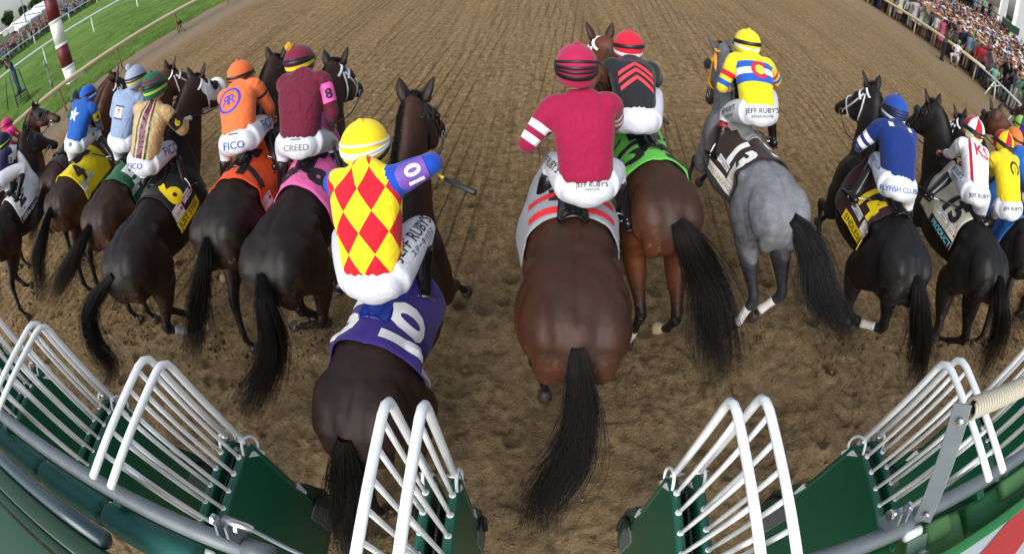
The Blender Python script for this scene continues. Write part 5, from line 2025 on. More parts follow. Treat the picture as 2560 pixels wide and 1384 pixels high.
# the turf course's white rail on goose-neck posts
tp = [gat(129, 158), gat(224, 88)]
pt = [w2pq(v) for v in tp]
P2 = float(np.mean([a[0] for a in pt]))
dq = pt[1][1] - pt[0][1]
z2 = float(zg(P2))
RB = tuple(pq2w(P2, 15, 0))
r2 = empty('turf_rail', RB)
tag(r2, 'white turf rail on curved goose neck posts across the bright grass', 'rail')
tops = [gat(38, 168, 1.15), gat(162, 68, 1.15), gat(280, 0, 1.15)]
qa = np.linspace(-6, 90, 25)
mk('rail_top', tube(np.array([pq2w(P2 + .45, q, z2 + 1.12) for q in qa]), .07, 12), WHITEP, r2, RB)
for k in range(-2, 9):
    q_ = pt[0][1] + k * dq
    mk('post', tube(np.array([pq2w(P2, q_, z2 - .05), pq2w(P2 + .05, q_, z2 + .85), pq2w(P2 + .12, q_, z2 + 1.02), pq2w(P2 + .25, q_, z2 + 1.09), pq2w(P2 + .45, q_, z2 + 1.10)]), np.array([.045, .045, .045, .045, .045]), 10, 3), WHITEP, r2, RB)

# a third rail with a low hedge and the infield crowd behind it
t3 = [w2pq(gat(89, 111)), w2pq(gat(182, 45)), w2pq(gat(228, 15)), w2pq(gat(38, 145))]
v0, v1 = pq2w(*t3[3]), pq2w(*t3[2])
d3 = nrm(v1 - v0)
n3_ = np.array([-d3[1], d3[0], 0])                       # away from the track
z3 = float(zg(t3[0][0]))
RB = (*v0[:2], 0)
r3 = empty('infield_rail', RB)
tag(r3, 'thin white far rail in front of the infield crowd and hedge', 'rail')
L3 = 120
mk('rail_top', tube(np.array([v0 + d3 * s + np.array([0, 0, z3 + 1.08]) for s in np.linspace(-30, L3, 20)]), .075, 10), WHITEP, r3, RB)
sp3 = np.linalg.norm(pq2w(*t3[1]) - pq2w(*t3[0]))
for k in range(-2, 8):
    b = pq2w(*t3[0]) + d3 * k * sp3 * .72
    mk('post', tube(np.array([b + np.array([0, 0, z3 - .05]), b + np.array([0, 0, z3 + 1.05])]), .06, 8), WHITEP, r3, RB)
g = np.random.default_rng(21)
V, F = [], []
for i in range(9000):
    s = g.uniform(-25, L3)
    b = v0 + d3 * s + n3_ * g.uniform(.5, 2.2) + np.array([0, 0, z3 + g.uniform(0, .62) * (1 + .3 * math.sin(s * 1.1))])
    a1, a2 = nrm(g.normal(size=3)) * .11, nrm(g.normal(size=3)) * .09
    V += [b - a1, b + a2, b + a1, b - a2]
    F.append((4 * i, 4 * i + 1, 4 * i + 2, 4 * i + 3))
tag(mk('hedge', (V, F), paint('hedge_leaf', (.045, .095, .022), .7, .6, .8, bump=0), None), 'low clipped green hedge along the foot of the far white rail', 'hedge')

# the striped pole
pb = gat(181, 200)
pole = empty('striped_pole', (*pb[:2], 0))
tag(pole, 'thick furlong pole painted in maroon and white bands', 'pole')
pbz = float(zg(w2pq(pb)[0]))
dist = float(np.hypot(pb[0], pb[1]))


def pole_z(px, py):
    d = ray(px, py)
    return CAM_H + d.z * dist / math.hypot(d.x, d.y)


zs = [pbz - .1, pole_z(170, 163), pole_z(155, 108), pole_z(141, 47), pole_z(141, 47) + (pole_z(141, 47) - pole_z(155, 108)) * 1.02]
pr = dist * 16.5 / LENS_PX
for i in range(4):
    m_ = (WHITEP, MAROONP, WHITEP, MAROONP)[i]
    c0, c1 = np.array([pb[0], pb[1], zs[i]]), np.array([pb[0], pb[1], zs[i + 1]])
    mk('painted_band', loft([(*c0, pr, pr), (*c1, pr, pr)], up=(0, 1, 0), seg=28, sub=1, cap=0), m_, pole, (*pb[:2], 0))
    mk('band_ring', loft([(*(c1 - [0, 0, .10]), pr * 1.07, pr * 1.07), (*c1, pr * 1.07, pr * 1.07)], up=(0, 1, 0), seg=28, sub=1, cap=0), m_ if i != 1 else WHITEP, pole, (*pb[:2], 0))
slab = box((pb[0], pb[1], pbz + .04), (pr * 3.0, pr * 3.4, .18), bev=.02)
mk('plinth', slab, WHITEP, pole, (*pb[:2], 0))
# thin grey sensor post behind the rail
sb = gat(139, 240)
so_ = empty('sensor_post', (*sb[:2], 0))
tag(so_, 'thin grey post with two fat sleeves standing behind the cream rail', 'post')
sd_ = float(np.hypot(sb[0], sb[1]))


def z_at(px, py, dist_):
    d = ray(px, py)
    return CAM_H + d.z * dist_ / math.hypot(d.x, d.y)


mk('rod', tube(np.array([[sb[0], sb[1], 0], [sb[0], sb[1], z_at(111, 152, sd_)]]), .022, 8), GALV, so_, (*sb[:2], 0))
for a_, b_ in (((113, 168), (111, 151)), ((132, 216), (125, 200))):
    mk('sleeve', tube(np.array([[sb[0], sb[1], z_at(*a_, sd_)], [sb[0], sb[1], z_at(*b_, sd_)]]), .055, 12), GALV, so_, (*sb[:2], 0))
# small camera on a mini tripod at the foot of the rail
cb = gat(455, 80)
ct = empty('remote_camera', tuple(cb))
tag(ct, 'small black remote camera on a mini tripod beside a rail post', 'camera')
cb = np.asarray(cb)
BLK_M = paint('black_plastic', (.012, .012, .013), .5, .2, 40)
mk('camera_body', cat_vf(box(cb + [0, 0, .42], (.16, .14, .13), bev=.015), tube(np.array([cb + [.03, -.05, .42], cb + [.06, -.18, .41]]), .05, 12)), BLK_M, ct, cb)
for a_ in (0.3, 2.4, 4.5):
    mk('tripod_leg', tube(np.array([cb + [0, 0, .28], cb + [.17 * math.cos(a_), .17 * math.sin(a_), 0]]), .013, 8), BLK_M, ct, cb)
mk('centre_column', tube(np.array([cb + [0, 0, .2], cb + [0, 0, .40]]), .016, 8), BLK_M, ct, cb)
mk('antenna', tube(np.array([cb + [0, 0, .46], cb + [0, 0, .62]]), .006, 6), BLK_M, ct, cb)


# trees, tent, mast, boards behind the infield crowd
def far(px, py, dist_):
    d = ray(px, py)
    k = dist_ / math.hypot(d.x, d.y)
    return np.array([d.x * k, d.y * k, CAM_H + d.z * k])


LEAF = [paint('leaf_%d' % i, c, .7, .5, .35, bump=0, spec=.2) for i, c in enumerate(((.022, .055, .014), (.035, .085, .020), (.06, .12, .03)))]
BARK = paint('bark', (.08, .06, .045), .9, .3, 6)


def make_tree(c, R_, label, seed, leaf=0, base_z=0.8, n=2600, ls=.5):
    """tapered trunk with limbs, and a crown of leaf clumps with gaps"""
    g = np.random.default_rng(seed)
    b = np.array([c[0], c[1], base_z])
    t = empty('tree', tuple(b))
    tag(t, label, 'tree', 'trees beyond the crowds')
    tr = [tube(np.array([b, b * .6 + c * .4, c + [0, 0, R_ * .3]]), np.array([R_ * .09, R_ * .06, R_ * .02]), 9, 3)]
    cl = []
    for i in range(9):
        d = nrm(g.normal(size=3) * [1, 1, .75])
        e = c + d * R_ * g.uniform(.45, .8) * [1, 1, .9]
        tr.append(tube(np.array([b * .45 + c * .55, (b * .3 + c * .7 + e) / 2, e]), np.array([R_ * .035, R_ * .025, R_ * .008]), 7, 2))
    mk('trunk', cat_vf(*tr), BARK, t, b)
    for i in range(46):
        d = nrm(g.normal(size=3))
        cl.append((c + d * R_ * [1, 1, .92] * g.uniform(.25, 1.0) ** .5 * .82, R_ * g.uniform(.14, .30)))
    V, F, mi = [], [], []
    for i in range(n):
        k = g.integers(len(cl))
        cc, rr = cl[k]
        p = cc + nrm(g.normal(size=3)) * rr * g.uniform(.6, 1.05)
        s = ls * g.uniform(.6, 1.3)
        a1, a2 = nrm(g.normal(size=3)) * s, nrm(g.normal(size=3)) * s
        V += [p - a1, p + a2 * .7, p + a1, p - a2 * .7]
        F.append((4 * i, 4 * i + 1, 4 * i + 2, 4 * i + 3))
        mi.append(min(2, max(0, leaf + (k % 3) - 1)))
    mk('crown', (V, F), None, t, b, mats=LEAF, midx=mi, smooth=False)
    return t


make_tree(far(22, 45, 300), 5.6, 'round dark tree at the left edge behind the infield crowd', 1, 0)
make_tree(far(90, 12, 310), 6.6, 'dark tree behind the long white tent roof', 2, 0)
make_tree(far(56, 26, 330), 3.6, 'lighter small tree between the two dark ones', 3, 1)
make_tree(far(33, 70, 260), 3.4, 'low bushy pale green tree in front of the round dark one', 4, 2)
# tent
ta, tb = far(42, 63, 105), far(150, -18, 125)
tent = empty('tent', (*((ta + tb) / 2)[:2], 1.2))
tag(tent, 'long white event tent roof behind the infield crowd', 'tent')
TB = (*((ta + tb) / 2)[:2], 1.2)
td = nrm((tb - ta) * [1, 1, 0])
tn_ = np.array([-td[1], td[0], 0])
CANV = cloth_mat('white_canvas', (.90, .91, .92), .7, .1)
tl = np.linalg.norm((tb - ta)[:2])
for k in range(4):
    a0 = ta + td * tl * k / 4
    a1 = ta + td * tl * (k + .97) / 4
    zt = (ta[2] * (1 - k / 4) + tb[2] * k / 4)
    e0, e1, r0, r1 = a0.copy(), a1.copy(), a0 + tn_ * 5, a1 + tn_ * 5
    f0, f1 = a0 + tn_ * 10, a1 + tn_ * 10
    for q in (e0, e1, f0, f1): q[2] = zt - .9
    for q in (r0, r1): q[2] = zt + .8
    up_ = np.array([e0, e1, r1, r0, f1, f0])
    V = np.vstack([up_, up_ - [0, 0, .25]])
    F = [(0, 1, 2, 3), (3, 2, 4, 5), (6, 9, 8, 7), (9, 11, 10, 8), (0, 6, 7, 1), (5, 4, 10, 11), (1, 7, 8, 2), (2, 8, 10, 4), (0, 3, 9, 6), (3, 5, 11, 9)]
    mk('roof', (V, F), CANV, tent, TB, smooth=False)
for k in range(5):
    a0 = ta + td * tl * k / 4
    mk('tent_pole', tube(np.array([[a0[0], a0[1], 1.0], [a0[0], a0[1], ta[2] * (1 - k / 4) + tb[2] * k / 4 - .9]]), .08, 8), WHITEP, tent, TB)
# mast
mb = far(62, 40, 110)
mt_ = far(56, -25, 110)
mast = empty('light_mast', (mb[0], mb[1], 1.1))
tag(mast, 'tall thin grey mast standing between the infield trees', 'mast')
mk('pole', tube(np.array([[mb[0], mb[1], 1.0], [mb[0], mb[1], mt_[2] + 3]]), np.array([.16, .10]), 10), GALV, mast, (mb[0], mb[1], 1.1))
for k in range(3):
    mk('lamp', box((mb[0], mb[1], mt_[2] + 1.2 + k * .8), (1.6, .25, .35), bev=.05), GALV, mast, (mb[0], mb[1], 1.1))
# boards
for (px, py, w_, lab, m_) in ((28, 76, .85, 'white board with a red frame above the infield crowd', paint('red_frame', lin((200, 60, 70)), .5)), (13, 84, .8, 'white board with a blue foot at the left edge of the infield crowd', paint('blue_frame', lin((50, 90, 150)), .5))):
    c = far(px, py, 72)
    o = empty('board', (c[0], c[1], 1.1))
    tag(o, lab, 'board')
    rt = nrm(np.array([c[1], -c[0], 0]))
    fw = nrm(np.array([c[0], c[1], 0]))
    mk('panel', box(c, (w_, .05, w_ * .8), R=[rt, fw, (0, 0, 1)]), WHITEP, o, (c[0], c[1], 1.1), smooth=False)
    mk('frame', box(c + fw * .04, (w_ + .12, .04, w_ * .8 + .12), R=[rt, fw, (0, 0, 1)]), m_, o, (c[0], c[1], 1.1), smooth=False)
    for s in (1, -1):
        mk('leg', tube(np.array([c + rt * s * w_ * .4 - [0, 0, .6], [*(c + rt * s * w_ * .4)[:2], 1.0]]), .04, 8), m_, o, (c[0], c[1], 1.1))

# ------------------------------------------------------------------ the starting gate
GW = paint('white_gate_paint', (.87, .90, .90), .32, .03, 10, bump=.03, spec=.5, coat=.2, grime=.3)
PADG = paint('dark_green_vinyl', lin((22, 100, 72)), .36, .16, 7, bump=.12, spec=.5, grime=.7)
PADE = paint('green_vinyl_edge', lin((38, 104, 84)), .28, .12, 9, bump=.05, grime=.5)
FLAPG = paint('green_rubber_flap', lin((22, 84, 66)), .4, .14, 9, grime=.7)
TEAL = paint('teal_pad', lin((36, 112, 102)), .6, .18, 8, bump=.12, grime=.4)
GREENP = paint('green_machine_paint', lin((40, 120, 62)), .45, .2, 9, bump=.1)
LGREEN = paint('light_green_bumper', lin((95, 150, 85)), .5, .2, 9, bump=.1)
DG2 = paint('deep_green_beam', lin((20, 60, 36)), .3, .18, 6, coat=.3)
PANELG = paint('pale_green_panel', lin((52, 88, 66)), .4, .12, 5)
RUBB = paint('black_rubber', (.014, .015, .017), .5, .25, 30)
GATE = bpy.data.objects.new('starting_gate', None)
C.objects.link(GATE)
tag(GATE, 'starting gate with open white barred doors and dark green padding across the foreground', 'starting gate')


def gpart(name, b):
    e = bpy.data.objects.new(name, None)
    e.location = b
    C.objects.link(e)
    e.parent = GATE
    return e


def gtag(o, label=None, *a_):
    if o.parent is None:
        o.parent = GATE


DOORG = 'open front doors of the starting gate'
WHERE = {-2: 'behind the white hooded horse', -1: 'below the pink cloth horse', 0: 'beside the tail of the purple cloth horse', 1: 'in the middle right of the dirt', 2: 'beneath the spring and the grey bar'}


def gate_door(x, side, label):
    b = (x, .12, 0)
    ex, ey, ez = (0, 1, 0), (0, 0, 1), (1, 0, 0)
    # padded lower leaf, rounded over at the edges
    poly = [(.13, .36), (.585, .36), (.655, .52), (.672, 1.50), (.655, 1.565), (.13, 1.60)]
    o = mk('gate_door', prism(poly, .034, (x, 0, 0), ex, ey, ez), PADG, None, b, smooth=False)
    o.parent = GATE
    mk('panel_edge', tube(np.array([(x, .13, 1.60), (x, .40, 1.595), (x, .64, 1.58), (x, .672, 1.53), (x, .672, 1.2), (x, .668, .55)]), .023, 12, 1, up=(1, .02, .03)), PADE, o, b)
    # white grille
    tp = np.array([(x, .10, 2.30), (x, .35, 2.302), (x, .585, 2.304), (x, .622, 2.296), (x, .648, 2.27), (x, .655, 2.23), (x, .664, 1.9), (x, .672, 1.575)])
    mk('top_tube', tube(tp, .0160, 14, 1, up=(1, .02, .03)), GW, o, b)
    for y in (.575, .487, .394, .303, .209):
        mk('grille_bar', tube(np.array([(x, y, 2.30), (x, y + .004, 1.95), (x, y + .006, 1.60)]), .0098, 12, 2, up=(1, .02, .03)), GW, o, b)
        mk('bar_boss', ball((x, y + .006, 1.612), (.0155, .0155, .012), 12, 8), GW, o, b)
    # latch loop at the top corner
    lp = [(.60, 1.60), (.645, 1.645), (.69, 1.62), (.715, 1.57), (.712, 1.52), (.69, 1.50)]
    mk('latch_loop', tube(np.array([(x + side * .014, *q) for q in lp]), .0075, 8, 3, up=(1, .02, .03)), GW, o, b)
    mk('latch_pin', tube(np.array([(x - .03, .655, 1.635), (x + .03, .655, 1.635)]), .011, 10), STEEL, o, b)
    mk('corner_plate', prism([(.61, 1.56), (.68, 1.53), (.70, 1.44), (.685, 1.43)], .040, (x, 0, 0), ex, ey, ez), GW, o, b, smooth=False)
    # hinged lower flap with its rubber arc and scuff plate
    fp = [(.675, .98), (.735, .90), (.80, .62), (.775, .40), (.70, .26), (.60, .30), (.66, .55)]
    mk('lower_flap', prism(fp, .028, (x + side * .006, 0, 0), ex, ey, ez), FLAPG, o, b, smooth=False)
    mk('white_clip', prism([(.665, 1.02), (.70, .99), (.69, .86), (.672, .88)], .046, (x, 0, 0), ex, ey, ez), GW, o, b, smooth=False)
    arc = [(x + side * .03, .66 + .10 * math.sin(a), .52 + .20 * math.cos(a)) for a in np.linspace(-.2, 2.4, 12)]
    mk('rubber_arc', tube(np.array(arc), .016, 10, 1, up=(1, .02, .03)), RUBB, o, b)
    mk('scuff_plate', prism([(.56, .72), (.655, .72), (.69, .55), (.66, .38), (.56, .36)], .052, (x, 0, 0), ex, ey, ez), GALV, o, b, smooth=False)
    return o


for k in range(-6, 8):
    xc = -.366 + k
    wl = WHERE.get(k)
    for s in (-1, 1):
        if wl:
            lab = 'open white barred gate door %s, %s one of its pair' % (wl, 'left' if s < 0 else 'right')
        elif k < 0:
            lab = 'open white barred gate door, %s one of pair number %d beyond the left bent pipe' % ('left' if s < 0 else 'right', -2 - k)
            lab = 'open white barred gate door far along the gate toward the left edge, partly cut off'
        else:
            lab = 'open white barred gate door far along the gate toward the right edge, partly cut off'
        gate_door(xc + s * .054, s, lab)
    # the post both doors hang from
    b = (xc, .06, 0)
    o = gpart('divider_post', b)
    gtag(o, {True: 'dark green stall post between the two open doors %s' % wl, False: 'dark green stall post far along the gate'}[bool(wl)], 'gate post', 'posts between the stalls')
    mk('upright', box((xc, .085, 1.15), (.05, .06, 2.1), bev=.008), PADG, o, b)
    mk('metal_strip', box((xc, .35, 1.1), (.012, .50, .95), bev=.002), RUBB, o, b)
    mk('steel_edge', tube(np.array([(xc, .60, .7), (xc, .60, 1.54)]), .007, 8), STEEL, o, b)

# galvanised operating pipes
for x0, x1, y_, z_, lab in ((-7.5, -.72, .102, 2.225, 'long galvanised pipe running along the left half of the gate'),
                            (.55, 1.18, .098, 2.225, 'short galvanised pipe with clevis under the grey bar'),
                            (1.15, 8.0, .125, 2.19, 'galvanised pipe behind the green bumpers running to the right edge')):
    b = (x0, y_, z_)
    o = gpart('gate_pipe', b)
    gtag(o, lab, 'pipe', 'galvanised pipes of the gate')
    xs_ = np.linspace(x0, x1, 30)
    mk('pipe', tube(np.array([(x, y_, z_) for x in xs_]), .032, 18, 1, up=(0, 1, .02), cap=.35), GALV, o, b)
    xe = x1 if x0 < 0 else x0
    mk('end_collar', loft([(xe - .05 * (1 if x0 < 0 else -1), y_, z_, .041, .041), (xe + .03 * (1 if x0 < 0 else -1), y_, z_, .041, .041)], up=(0, 1, .02), seg=20, sub=1, cap=.1), GALV, o, b)
for xb, lab in ((-.800, 'steel clevis bracket with a bolt and tie rod on the left pipe'), (1.065, 'steel clevis bracket bolted on the short right pipe')):
    b = (xb, .10, 2.25)
    o = gpart('clevis_bracket', b)
    gtag(o, lab, 'bracket')
    for s in (-1, 1):
        mk('clevis_plate', prism([(-.028, -.02), (.028, -.02), (.03, .04), (.024, .085), (-.002, .095), (-.028, .065)], .009, (xb + s * .018, .135, 2.25), (0, 1, 0), (0, 0, 1), (1, 0, 0)), GALV, o, b, smooth=False)
    mk('bolt', tube(np.array([(xb - .045, .15, 2.318), (xb + .045, .15, 2.318)]), .011, 12), STEEL, o, b)
    for s in (-1, 1):
        mk('bolt_head', loft([(xb + s * .036, .15, 2.318, .019, .019), (xb + s * .048, .15, 2.318, .019, .019)], up=(0, 1, .02), seg=6, sub=1, cap=.1), STEEL, o, b, smooth=False)
    if xb < 0:
        mk('rod_end', tube(np.array([(xb, .155, 2.318), (xb + .05, .16, 2.33), (xb + .09, .16, 2.32)]), np.array([.022, .014, .012]), 10), STEEL, o, b)
        mk('tie_rod', tube(np.array([(xb + .08, .16, 2.322), (xb + .40, .10, 2.27)]), .007, 8), GALV, o, b)
# flat bar and spring above the right pipe
A_, B_ = np.array(at(2312, 1285, 2.27)), np.array(at(2402, 1028, 2.56))
bar = gpart('flat_bar', tuple(A_))
gtag(bar, 'flat galvanised bar rising from the right pipe to the coil spring', 'bar')
ax_ = nrm(B_ - A_)
view_ = nrm(np.array([0, 0, CAM_H]) - (A_ + B_) / 2)
wd_ = nrm(np.cross(ax_, view_))
L_ = np.linalg.norm(B_ - A_)
mk('plate', box((A_ + B_) / 2, (L_ + .05, .068, .009), R=[ax_, wd_, np.cross(ax_, wd_)], bev=.003), GALV, bar, A_, smooth=False)
for t_ in (.02, .93):
    c = A_ + ax_ * L_ * t_ + wd_ * .008
    nv = nrm(np.cross(ax_, wd_))
    if nv @ view_ < 0: nv = -nv
    mk('bolt_head', loft([(*(c), .012, .012), (*(c + nv * .018), .012, .012)], up=ax_, seg=6, sub=1, cap=.2), STEEL, bar, A_, smooth=False)
S0, S1 = np.array(at(2425, 1022, 2.57)), np.array(at(2600, 945, 2.57))
sp = gpart('coil_spring', tuple(S0))
gtag(sp, 'tight cream coil spring reaching in from the right edge', 'spring')
sx_ = nrm(S1 - S0)
su_ = nrm(np.array([0, 0, 1]) - sx_ * sx_[2])
sv_ = np.cross(sx_, su_)
n_ = int(np.linalg.norm(S1 - S0) / .0165)
aa = np.linspace(0, n_ * 2 * math.pi, n_ * 14)
hel = np.array([S0 + sx_ * (.0165 * a / (2 * math.pi)) + (su_ * math.cos(a) + sv_ * math.sin(a)) * .030 for a in aa])
mk('coil', tube(hel, .0066, 6, 1, up=sx_), paint('cream_spring_steel', lin((196, 190, 170)), .45, .08, 30), sp, S0)
mk('spring_core', tube(np.array([S0 + sx_ * .03, S1]), .024, 12), RUBB, sp, S0)
# white rod, padded roll, glossy tube and green beams below the camera on the left
o = mk('operating_rod', tube(np.array([(x, .052, 2.12) for x in np.linspace(-6, -.95, 12)]), .0115, 12, 1, up=(0, 1, .02)), GW, None, (-3, .052, 2.12))
gtag(o, 'thin white rod running under the left galvanised pipe', 'rod')
for i in range(7):
    x1 = -.98 - i * .50
    b = (x1 - .24, .005, 2.12)
    e = gpart('pad_roll', b)
    gtag(e, 'teal padded roll below the left pipe, %s' % ('nearest the middle' if i == 0 else 'second from the middle' if i == 1 else 'one of those toward the left edge'), 'pad', 'padded rolls under the left pipe')
    mk('roll', loft([(x1 - .47, .005, 2.12, .050, .050), (x1 - .455, .005, 2.12, .062, .062), (x1 - .24, .005, 2.12, .064, .064), (x1 - .03, .005, 2.12, .062, .062), (x1 - .015, .005, 2.12, .05, .05)], up=(0, 1, .02), seg=20, sub=3, cap=.2), TEAL, e, b)
    mk('end_disc', loft([(x1 - .012, .005, 2.12, .058, .058), (x1 - .002, .005, 2.12, .058, .058)], up=(0, 1, .02), seg=20, sub=1, cap=.1), PADG, e, b)
o = mk('glossy_tube', tube(np.array([(x, -.085, 2.32) for x in np.linspace(-5, -1.24, 14)]), .034, 18, 1, up=(0, 1, .02)), paint('smoky_glossy_plastic', lin((58, 78, 84)), .3, .25, 6, bump=0, coat=.2), None, (-3, -.085, 2.32))
gtag(o, 'glossy smoky tube above the teal pads at the lower left', 'tube')
o = gpart('gate_beam', (-3, -.2, 2.3))
gtag(o, 'dark green painted gate beam filling the lower left corner', 'beam')
mk('beam', box((-3.2, -.165, 2.30), (4.1, .085, .09), bev=.012), DG2, o, (-3, -.2, 2.3))
mk('ledge', box((-3.2, -.235, 2.318), (4.1, .05, .05), bev=.010), DG2, o, (-3, -.2, 2.3))
mk('panel', box((-3.1, -.46, 2.345), (4.0, .40, .02), bev=.006), PANELG, o, (-3, -.2, 2.3))
# bumpers and the white and red panel at the lower right
for i, (xa, xb, m_, lab) in enumerate(((.62, 1.12, GREENP, 'green padded bumper below the short right pipe'), (1.24, 1.50, LGREEN, 'pale topped green bumper right of the bolted plate'), (1.54, 2.6, GREENP, 'green padded bumper running out at the right edge'))):
    b = ((xa + xb) / 2, .0, 2.12)
    e = gpart('bumper', b)
    gtag(e, lab, 'bumper', 'green bumpers at the lower right')
    mk('pad', box(((xa + xb) / 2, .000, 2.115), (xb - xa, .15, .15), bev=.035), m_, e, b)
    mk('top_pad', box(((xa + xb) / 2 - .04, .035, 2.20), ((xb - xa) * .5, .08, .05), bev=.02), LGREEN, e, b)
e = gpart('hinge_plate', (1.19, .0, 2.2))
gtag(e, 'grey green plate with a big bolt and white roller between the bumpers', 'plate')
mk('plate', box((1.19, -.01, 2.215), (.10, .12, .012), R=[(1, 0, 0), (0, .9, .43), (0, -.43, .9)], bev=.003), paint('grey_green_plate', lin((110, 140, 122)), .5, .1, 12), e, (1.19, 0, 2.2), smooth=False)
mk('bolt_head', loft([(1.20, -.02, 2.22, .022, .022), (1.20, -.035, 2.25, .022, .022)], up=(1, 0, 0), seg=6, sub=1, cap=.2), STEEL, e, (1.19, 0, 2.2), smooth=False)
mk('roller', tube(np.array([(1.14, .065, 2.235), (1.21, .065, 2.235)]), .02, 14), GW, e, (1.19, 0, 2.2))
e = gpart('sign_panel', (2.2, -.35, 2.3))
gtag(e, 'white sheet panel with a broad red stripe in the lower right corner', 'panel')
mk('sheet', box((2.4, -.36, 2.30), (3.4, .56, .02), bev=.006), paint('white_panel_paint', lin((186, 192, 196)), .35, .05, 6), e, (2.2, -.35, 2.3), smooth=False)
sv = [np.array(at(px, py, 2.314)) for px, py in ((2560, 1270), (2540, 1262), (2440, 1395), (2560, 1400), (2640, 1300))]
sv = [np.array(at(px, py, 2.3145)) for px, py in ((2436, 1400), (2552, 1262), (2600, 1215), (2640, 1250), (2560, 1352), (2525, 1400))]
mk('red_stripe', (np.array(sv), [tuple(range(6))]), paint('red_panel_paint', lin((186, 58, 54)), .4, .06, 6), e, (2.2, -.35, 2.3), smooth=False)
mk('green_edge', box((2.4, -.074, 2.29), (3.4, .040, .06), bev=.004), GREENP, e, (2.2, -.35, 2.3))
# whips
def whip(name, p0, p1, p2, m1, m2, label):
    o = mk(name, tube(np.array([p0, p1]), np.array([.006, .008]), 8), m1, None, p0)
    tag(o, label, 'whip', 'riding whips')
    mk('grip', tube(np.array([p1, p1 * .7 + p2 * .3, p2]), np.array([.011, .014, .015]), 10), m2, o, p0)
YEL_M = paint('yellow_whip', lin((230, 190, 40)), .5)
h = HORSES[10]
pe = h.hand[-1]
whip('whip', pe, np.array(reach(1112, 447, Vector(pe), .30, False)), np.array(reach(1187, 481, Vector(pe), .52, False)), YEL_M, RUBB, 'yellow whip with a long black grip held by the diamond silks jockey')
h = HORSES[12]
pe = h.hand[-1]
whip('whip', pe, ray_near(1648, 290, pe), ray_near(1672, 310, pe), RUBB, RUBB, 'short black whip showing at the hip of the chevron jockey')
h = HORSES[8]
pe = h.hand[-1]
whip('whip', pe, ray_near(828, 345, pe), ray_near(858, 440, pe), RUBB, RUBB, 'long black whip hanging down beside the maroon jockey')

